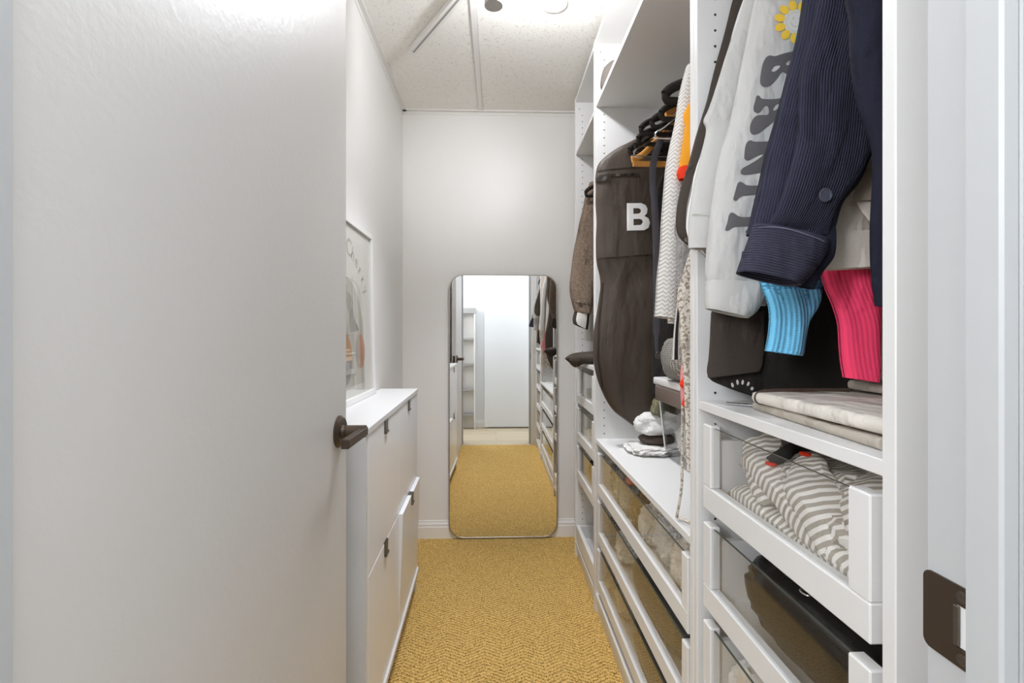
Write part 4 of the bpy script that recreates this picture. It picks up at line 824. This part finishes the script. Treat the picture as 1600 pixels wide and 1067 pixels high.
for pts in ([(0.4606,1.4278), (0.4520,1.3986), (0.4384,1.3651), (0.4180,1.3274), (0.3942,1.2898)], [(0.4862,1.3848), (0.4760,1.3597), (0.4572,1.3311), (0.4367,1.2985)]):
    p = smooth_pts(pts, 22); print_on('seam', [[(a[0]-.0009, a[1]) for a in p]+[(a[0]+.0009, a[1]) for a in p[::-1]]], F['navyv'], g, T_, .0014, .01)
T_ = bvh_of(cf)
p = smooth_pts([(0.3342,1.2827), (0.3604,1.2821), (0.3900,1.2765), (0.4282,1.2635)], 20); print_on('seam', [[(a[0], a[1]-.0008) for a in p]+[(a[0], a[1]+.0008) for a in p[::-1]]], mat('seam_thread', (104, 102, 118), .9), g, T_, .0012, .01)
hook(g, .645, 1.88)
g = garment('black_coat', 'near-black coat edge hanging closest to the doorway panel', 'coat', .545)
obj('body', loft(shoulder(.545, 1.70, .50, .92, .02)+[((0.4168,1.5762),(0.5438,1.5795),0.545,0.030), ((0.4130,1.5016),(0.5438,1.5045),0.545,0.034), ((0.4176,1.4496),(0.5438,1.4519),0.545,0.034), ((0.4252,1.4050),(0.5438,1.4069),0.545,0.034), ((0.4375,1.3642),(0.5438,1.3656),0.545,0.032), ((0.4405,1.3232),(0.5438,1.3244),0.545,0.030), ((0.4382,1.2636),(0.5438,1.2643),0.545,0.028), ((0.4390,1.2114),(0.5360,1.2118),0.545,0.028), ((0.4421,1.1756),(0.5283,1.1742),0.545,0.024)], seed=108, nrow=60, wr=.003), F['navyplain'], g); hook(g, .545, 1.80)

# folded linens on the shelf of the nearest bay
SH = 1.0095
def folded(name, x0, x1, y0, y1, z, th, m, label, seed, dx=0.0):
    """a cloth folded into layers: a soft slab with a rounded fold at the front"""
    bm = bmesh.new(); n, k = 26, 20; g_ = []; uvl = bm.loops.layers.uv.new('UVMap')
    for i in range(n+1):
        y = y0+(y1-y0)*i/n; row = []
        for j in range(2*k):
            a = PI*j/(k-1) if j < k else None
            if j < k:   # front fold, from top round to bottom
                x = x0+dx*i/n+th*.5*(1-math.sin(a))*.8; zz = z+th*.5+th*.5*math.cos(a)
            else: x = x0+.02+(x1-x0)*(j-k+1)/k; zz = z+.0004
            if j < k: pass
            zz += .0025*(nz(y*9+seed, x*6, seed)+.4)*(1 if zz > z+th*.3 else 0)
            row.append((x, y, zz))
        top = [(x1-(x1-x0-.02)*q/k, y, z+th+.003*nz(y*8+seed, q*.3, seed)+.001) for q in range(k)]
        g_.append([bm.verts.new(p) for p in top+row[:k]+row[k:]])
    m_ = len(g_[0])
    for i in range(n):
        for j in range(m_):
            f = bm.faces.new((g_[i][j], g_[i][(j+1) % m_], g_[i+1][(j+1) % m_], g_[i+1][j]))
            for l in f.loops: l[uvl].uv = (l.vert.co.x, l.vert.co.y)
    bm.faces.new(g_[0]); bm.faces.new(g_[-1][::-1])
    o = obj(name, bm, m); tag(o, label, 'linen'); return o
folded('folded_tablecloth', .438, .86, .535, .84, SH, .012, F['taupe'], 'thin taupe folded cloth lowest on the shelf under the cream one', 3, .018)
tc = folded('folded_tablecloth', .446, .88, .52, .815, SH+.0155, .019, F['cream'], 'thick cream folded tablecloth with brown piping on the shelf', 5, -.004)
b = bmesh.new(); tube(b, smooth_pts([(.60, .796, SH+.0385), (.50, .803, SH+.0378), (.455, .806, SH+.035), (.4445, .806, SH+.027), (.447, .804, SH+.018), (.465, .798, SH+.0165)], 24), .0035, 8); obj('piping', b, F['brownleather'], tc)
folded('folded_towel', .60, .93, .52, .80, SH+.040, .014, F['taupe'], 'taupe folded towel further back on top of the cream tablecloth', 7)
folded('folded_towel', .64, .94, .52, .79, SH+.058, .014, F['white'], 'white folded towel topping the stack at the back', 9)
g = thing('silver_clip', 'thin silver rod lying on the shelf beside the cream tablecloth', 'rod', (.45, .89, SH))
b = bmesh.new(); tube(b, [(.437, .895, SH+.003), (.475, .862, SH+.003)], .0026, 10); obj('rod', b, M['chrome'], g)

# ------------------------------------------------------------------ what lies in the drawers
def sweep_cloth(path, wid, th, seed, wr=.004, n=40, k=16):
    """a flattened roll of cloth laid along a 3-d path, uv: u round the roll, v along it"""
    bm = bmesh.new(); uvl = bm.loops.layers.uv.new('UVMap'); P = [Vector(cr(path, i/(n-1))) for i in range(n)]; rings = []; info = {}; ln = 0
    for i, p in enumerate(P):
        t_ = (P[min(n-1, i+1)]-P[max(0, i-1)]).normalized(); up = Vector((-.45, 0, .9)); s = t_.cross(up).normalized(); u = s.cross(t_)
        if i: ln += (p-P[i-1]).length
        e = math.sin(PI*min(1, max(0, (i+.6)/n)))**.28; w_ = cr(wid, i/(n-1))[0]*e; r = []
        for j in range(k):
            a = 2*PI*j/k; d = 1+.22*nz(i*.23+seed, math.cos(a)*1.4, math.sin(a)*1.4+seed)
            v = bm.verts.new(p+s*w_*math.cos(a)*d+u*th*math.sin(a)*d*e+u*wr*nz(p.x*40+seed, p.y*40, j*.7)); info[v] = (a*.03, ln); r.append(v)
        rings.append(r)
    for a, b_ in zip(rings, rings[1:]):
        for j in range(k):
            f = bm.faces.new((a[j], a[(j+1) % k], b_[(j+1) % k], b_[j]))
            for l in f.loops: l[uvl].uv = info[l.vert]
    for r in (rings[0], rings[-1]):
        f = bm.faces.new(r)
        for l in f.loops: l[uvl].uv = info[l.vert]
    return bm
# striped pyjamas in the top drawer of the nearest bay
zb = .966-.166+.0185
g = thing('striped_pyjamas', 'crumpled taupe and white striped pyjamas filling the top glass drawer', 'pyjamas', (.60, .72, zb))
dn = [[.03], [.035], [.03]]
b = lump((.62, .72, zb+.062), (.17, .185, .058), 111, .16, 3.2, sub=5, fine=.10, uvdir=(.25, 1, .1), squash=((.437, .55, zb), (.86, .906, .962))); obj('body', b, F['stripe'], g)
sleeves = [([(.47, .885, zb+.085), (.455, .82, zb+.105), (.452, .74, zb+.075), (.45, .66, zb+.045), (.45, .585, zb+.03)], [[.026], [.030], [.028], [.03], [.026]], .014),
 ([(.52, .90, zb+.115), (.49, .87, zb+.125), (.462, .81, zb+.085), (.448, .77, zb+.045)], [[.03], [.034], [.032], [.028]], .016),
 ([(.50, .75, zb+.128), (.465, .70, zb+.105), (.448, .65, zb+.07), (.445, .615, zb+.03)], [[.03], [.036], [.036], [.03]], .013),
 ([(.60, .68, zb+.128), (.54, .63, zb+.125), (.48, .59, zb+.10), (.455, .565, zb+.06)], [[.04], [.045], [.04], [.03]], .016),
 ([(.455, .895, zb+.03), (.446, .84, zb+.035), (.446, .76, zb+.025), (.448, .66, zb+.018)], [[.02], [.026], [.026], [.02]], .012),
 ([(.448, .70, zb+.02), (.446, .64, zb+.022), (.446, .56, zb+.025)], [[.02], [.024], [.02]], .012)]
for i, (p, w_, th) in enumerate(sleeves):
    b = sweep_cloth(p, w_, th, 120+i)
    for v in b.verts: v.co = Vector(((v.co.x if v.co.x > .436 else .436-.12*(.436-v.co.x)), min(.906, max(.550, v.co.y)), min(.986, max(zb+.0005, v.co.z))))
    obj('sleeve' if i < 3 else 'trouser_leg', b, F['stripe'], g)
g = thing('black_strap', 'black strap with red ends lying over the striped pyjamas', 'strap', (.50, .77, zb+.13))
b = bmesh.new(); tube(b, smooth_pts([(.56, .80, .957), (.51, .79, .956), (.475, .765, .952), (.452, .775, .932)], 16), .012, 8, .22); obj('band', b, F['blackcloth'], g)
for c in ((.452, .775, .930), (.49, .745, .953)): obj('red_end', lump(c, (.007, .010, .003), 3, .1, sub=2), F['red'], g)
tag(obj('brown_garment', lump((.50, .885, zb+.018), (.06, .022, .016), 131, .12, 3, sub=4, squash=((.437, .5, zb), (.9, .912, 1))), F['tan']), 'brown cloth in the far lower corner of the striped drawer', 'cloth')
# second drawer: black bags
zb = .772-.166+.0185
g = thing('black_bag', 'black leather handbag with silver zip filling the second drawer', 'bag', (.66, .71, zb))
b = lump((.66, .70, zb+.074), (.235, .215, .080), 141, .05, 2, sub=5, fine=.03, squash=((.436, .54, zb), (.88, .913, .765))); obj('bag_body', b, mat('black_leather', (26, 25, 24), .38, bump=(160, .0005)), g)
b = bmesh.new(); tube(b, smooth_pts([(.47, .86, .760), (.462, .80, .763), (.46, .74, .762)], 16), .0035, 8, .5); obj('zip', b, M['steel'], g)
b = bmesh.new(); tube(b, [(.455+.006*math.cos(a*PI/8), .69+.010*math.sin(a*PI/8), .7635) for a in range(16)], .0018, 6, closed=True, up=Vector((0, 0, 1))); obj('ring', b, M['chrome'], g)
# third drawer: white underwear, rolled
zb = .578-.166+.0185
for i, (y, x, r) in enumerate(((.885, .50, .024), (.84, .475, .026), (.79, .50, .03), (.72, .48, .034), (.64, .50, .034), (.575, .49, .03))):
    tag(obj('rolled_shirt', lump((x, y, zb+.05+.012*math.sin(i*2)), (.055, r*.8, .05), 150+i, .12, 2.4, sub=4, squash=((.437, .54, zb), (.9, .912, .574))), F['white' if i % 2 == 0 else 'cream']), 'rolled white cotton top in the third drawer, '+['farthest from the doorway', 'second from the far end', 'third from the far end', 'fourth from the far end', 'fifth from the far end', 'nearest the doorway'][i], 'shirt', 'rolled shirts in the third drawer')
# wide bay drawers
zb = .664-.166+.0185
for i, (y, x, ry, rz, m, lab) in enumerate(((1.885, .50, .055, .062, 'greyj', 'grey bunched cloth at the far end of the wide upper drawer'), (1.755, .485, .055, .066, 'lace', 'ivory lace bundle near the far end of the wide upper drawer'),
  (1.645, .475, .045, .062, 'lace', 'ivory ruffled bundle second along the wide upper drawer'), (1.535, .48, .050, .058, 'tan', 'tan cloth bundle halfway along the wide upper drawer'), (1.425, .475, .046, .06, 'cream', 'cream knotted bundle in the middle of the wide upper drawer'),
  (1.30, .485, .065, .062, 'white', 'smooth white bundle in the near half of the wide upper drawer'), (1.165, .48, .058, .062, 'cream', 'cream bundle near the middle post in the wide upper drawer'), (1.07, .475, .032, .055, 'greyj', 'small grey bundle beside the middle post in the wide drawer'))):
    tag(obj('cloth_bundle', lump((x+.02, y, zb+rz*.92), (.055, ry*.84, rz*.92), 160+i, .22, 2.8, sub=5, fine=.22, squash=((.4325, 1.052, zb), (.9, 1.906, .658))), F[m]), lab, 'cloth')
tag(obj('coral_top', lump((.462, 1.625, zb+.128), (.018, .020, .014), 171, .1, 2, sub=3, squash=((.437, 1, zb), (1, 2, .66))), F['coral']), 'small coral cloth peeping out of the upper drawer', 'cloth')
for zt, nm in ((.470, 'middle'), (.276, 'lowest')):
    zb = zt-.166+.0185; mid = nm == 'middle'
    items = ((1.85, .068, .06, 'greyj', 'grey folded cloth at the far end of the %s wide drawer'), (1.705, .07, .06, 'white' if mid else 'taupe', 'pale folded cloth second along the %s wide drawer'))
    for i, (y, ry, rz, m, lab) in enumerate(items):
        tag(obj('folded_garment', lump((.54, y, zb+.062), (.10, ry*.82, .055), 180+i+int(zt*100), .16, 2.6, sub=5, fine=.16, squash=((.4325, 1.052, zb), (.9, 1.906, zt-.01))), F[m]), lab % nm, 'garment')
    g = thing('travel_bag', 'black soft travel bag filling the near part of the %s wide drawer' % nm, 'bag', (.64, 1.33, zb))
    obj('bag_body', lump((.64, 1.325 if mid else 1.335, zb+.072), (.225, .30 if mid else .31, .078), 211+int(mid), .05, 2, sub=5, fine=.03, squash=((.4325, 1.052, zb), (.86, 1.612, zt-.006))), mat('black_nylon_'+nm, (52, 50, 49), .5, bump=(150, .0004)), g)
    b = bmesh.new(); tube(b, smooth_pts([(.47, 1.55, zt-.0065), (.462, 1.33, zt-.005), (.47, 1.10, zt-.0065)], 16), .003, 8, .5); obj('zip', b, M['steel'], g)
# far bay drawers
zb = .772-.166+.0185
g = thing('handled_pouch', 'white pouch with a dark cord in the middle drawer of far bay', 'pouch', (.52, 2.22, zb))
obj('pouch', lump((.53, 2.22, zb+.05), (.08, .12, .045), 201, .1, 2, sub=4, squash=((.437, 2.05, zb), (.9, 2.41, .765))), F['white'], g)
b = bmesh.new(); tube(b, smooth_pts([(.45, 2.30, zb+.10), (.44, 2.22, zb+.06), (.445, 2.14, zb+.03)], 16), .003, 8); obj('cord', b, M['black'], g)
zb = .578-.166+.0185
tag(obj('brown_bundle', lump((.54, 2.23, zb+.062), (.09, .15, .058), 203, .12, 2.4, sub=4, squash=((.437, 2.05, zb), (.9, 2.41, .572))), F['darkbrown']), 'dark brown folded garment in the lowest drawer of far bay', 'garment')
zb = .966-.166+.0185
tag(obj('white_bundle', lump((.60, 2.25, zb+.04), (.09, .12, .035), 204, .12, 2.4, sub=4, squash=((.437, 2.05, zb), (.9, 2.41, .96))), F['white']), 'white folded cloth in the top drawer of far bay', 'cloth')
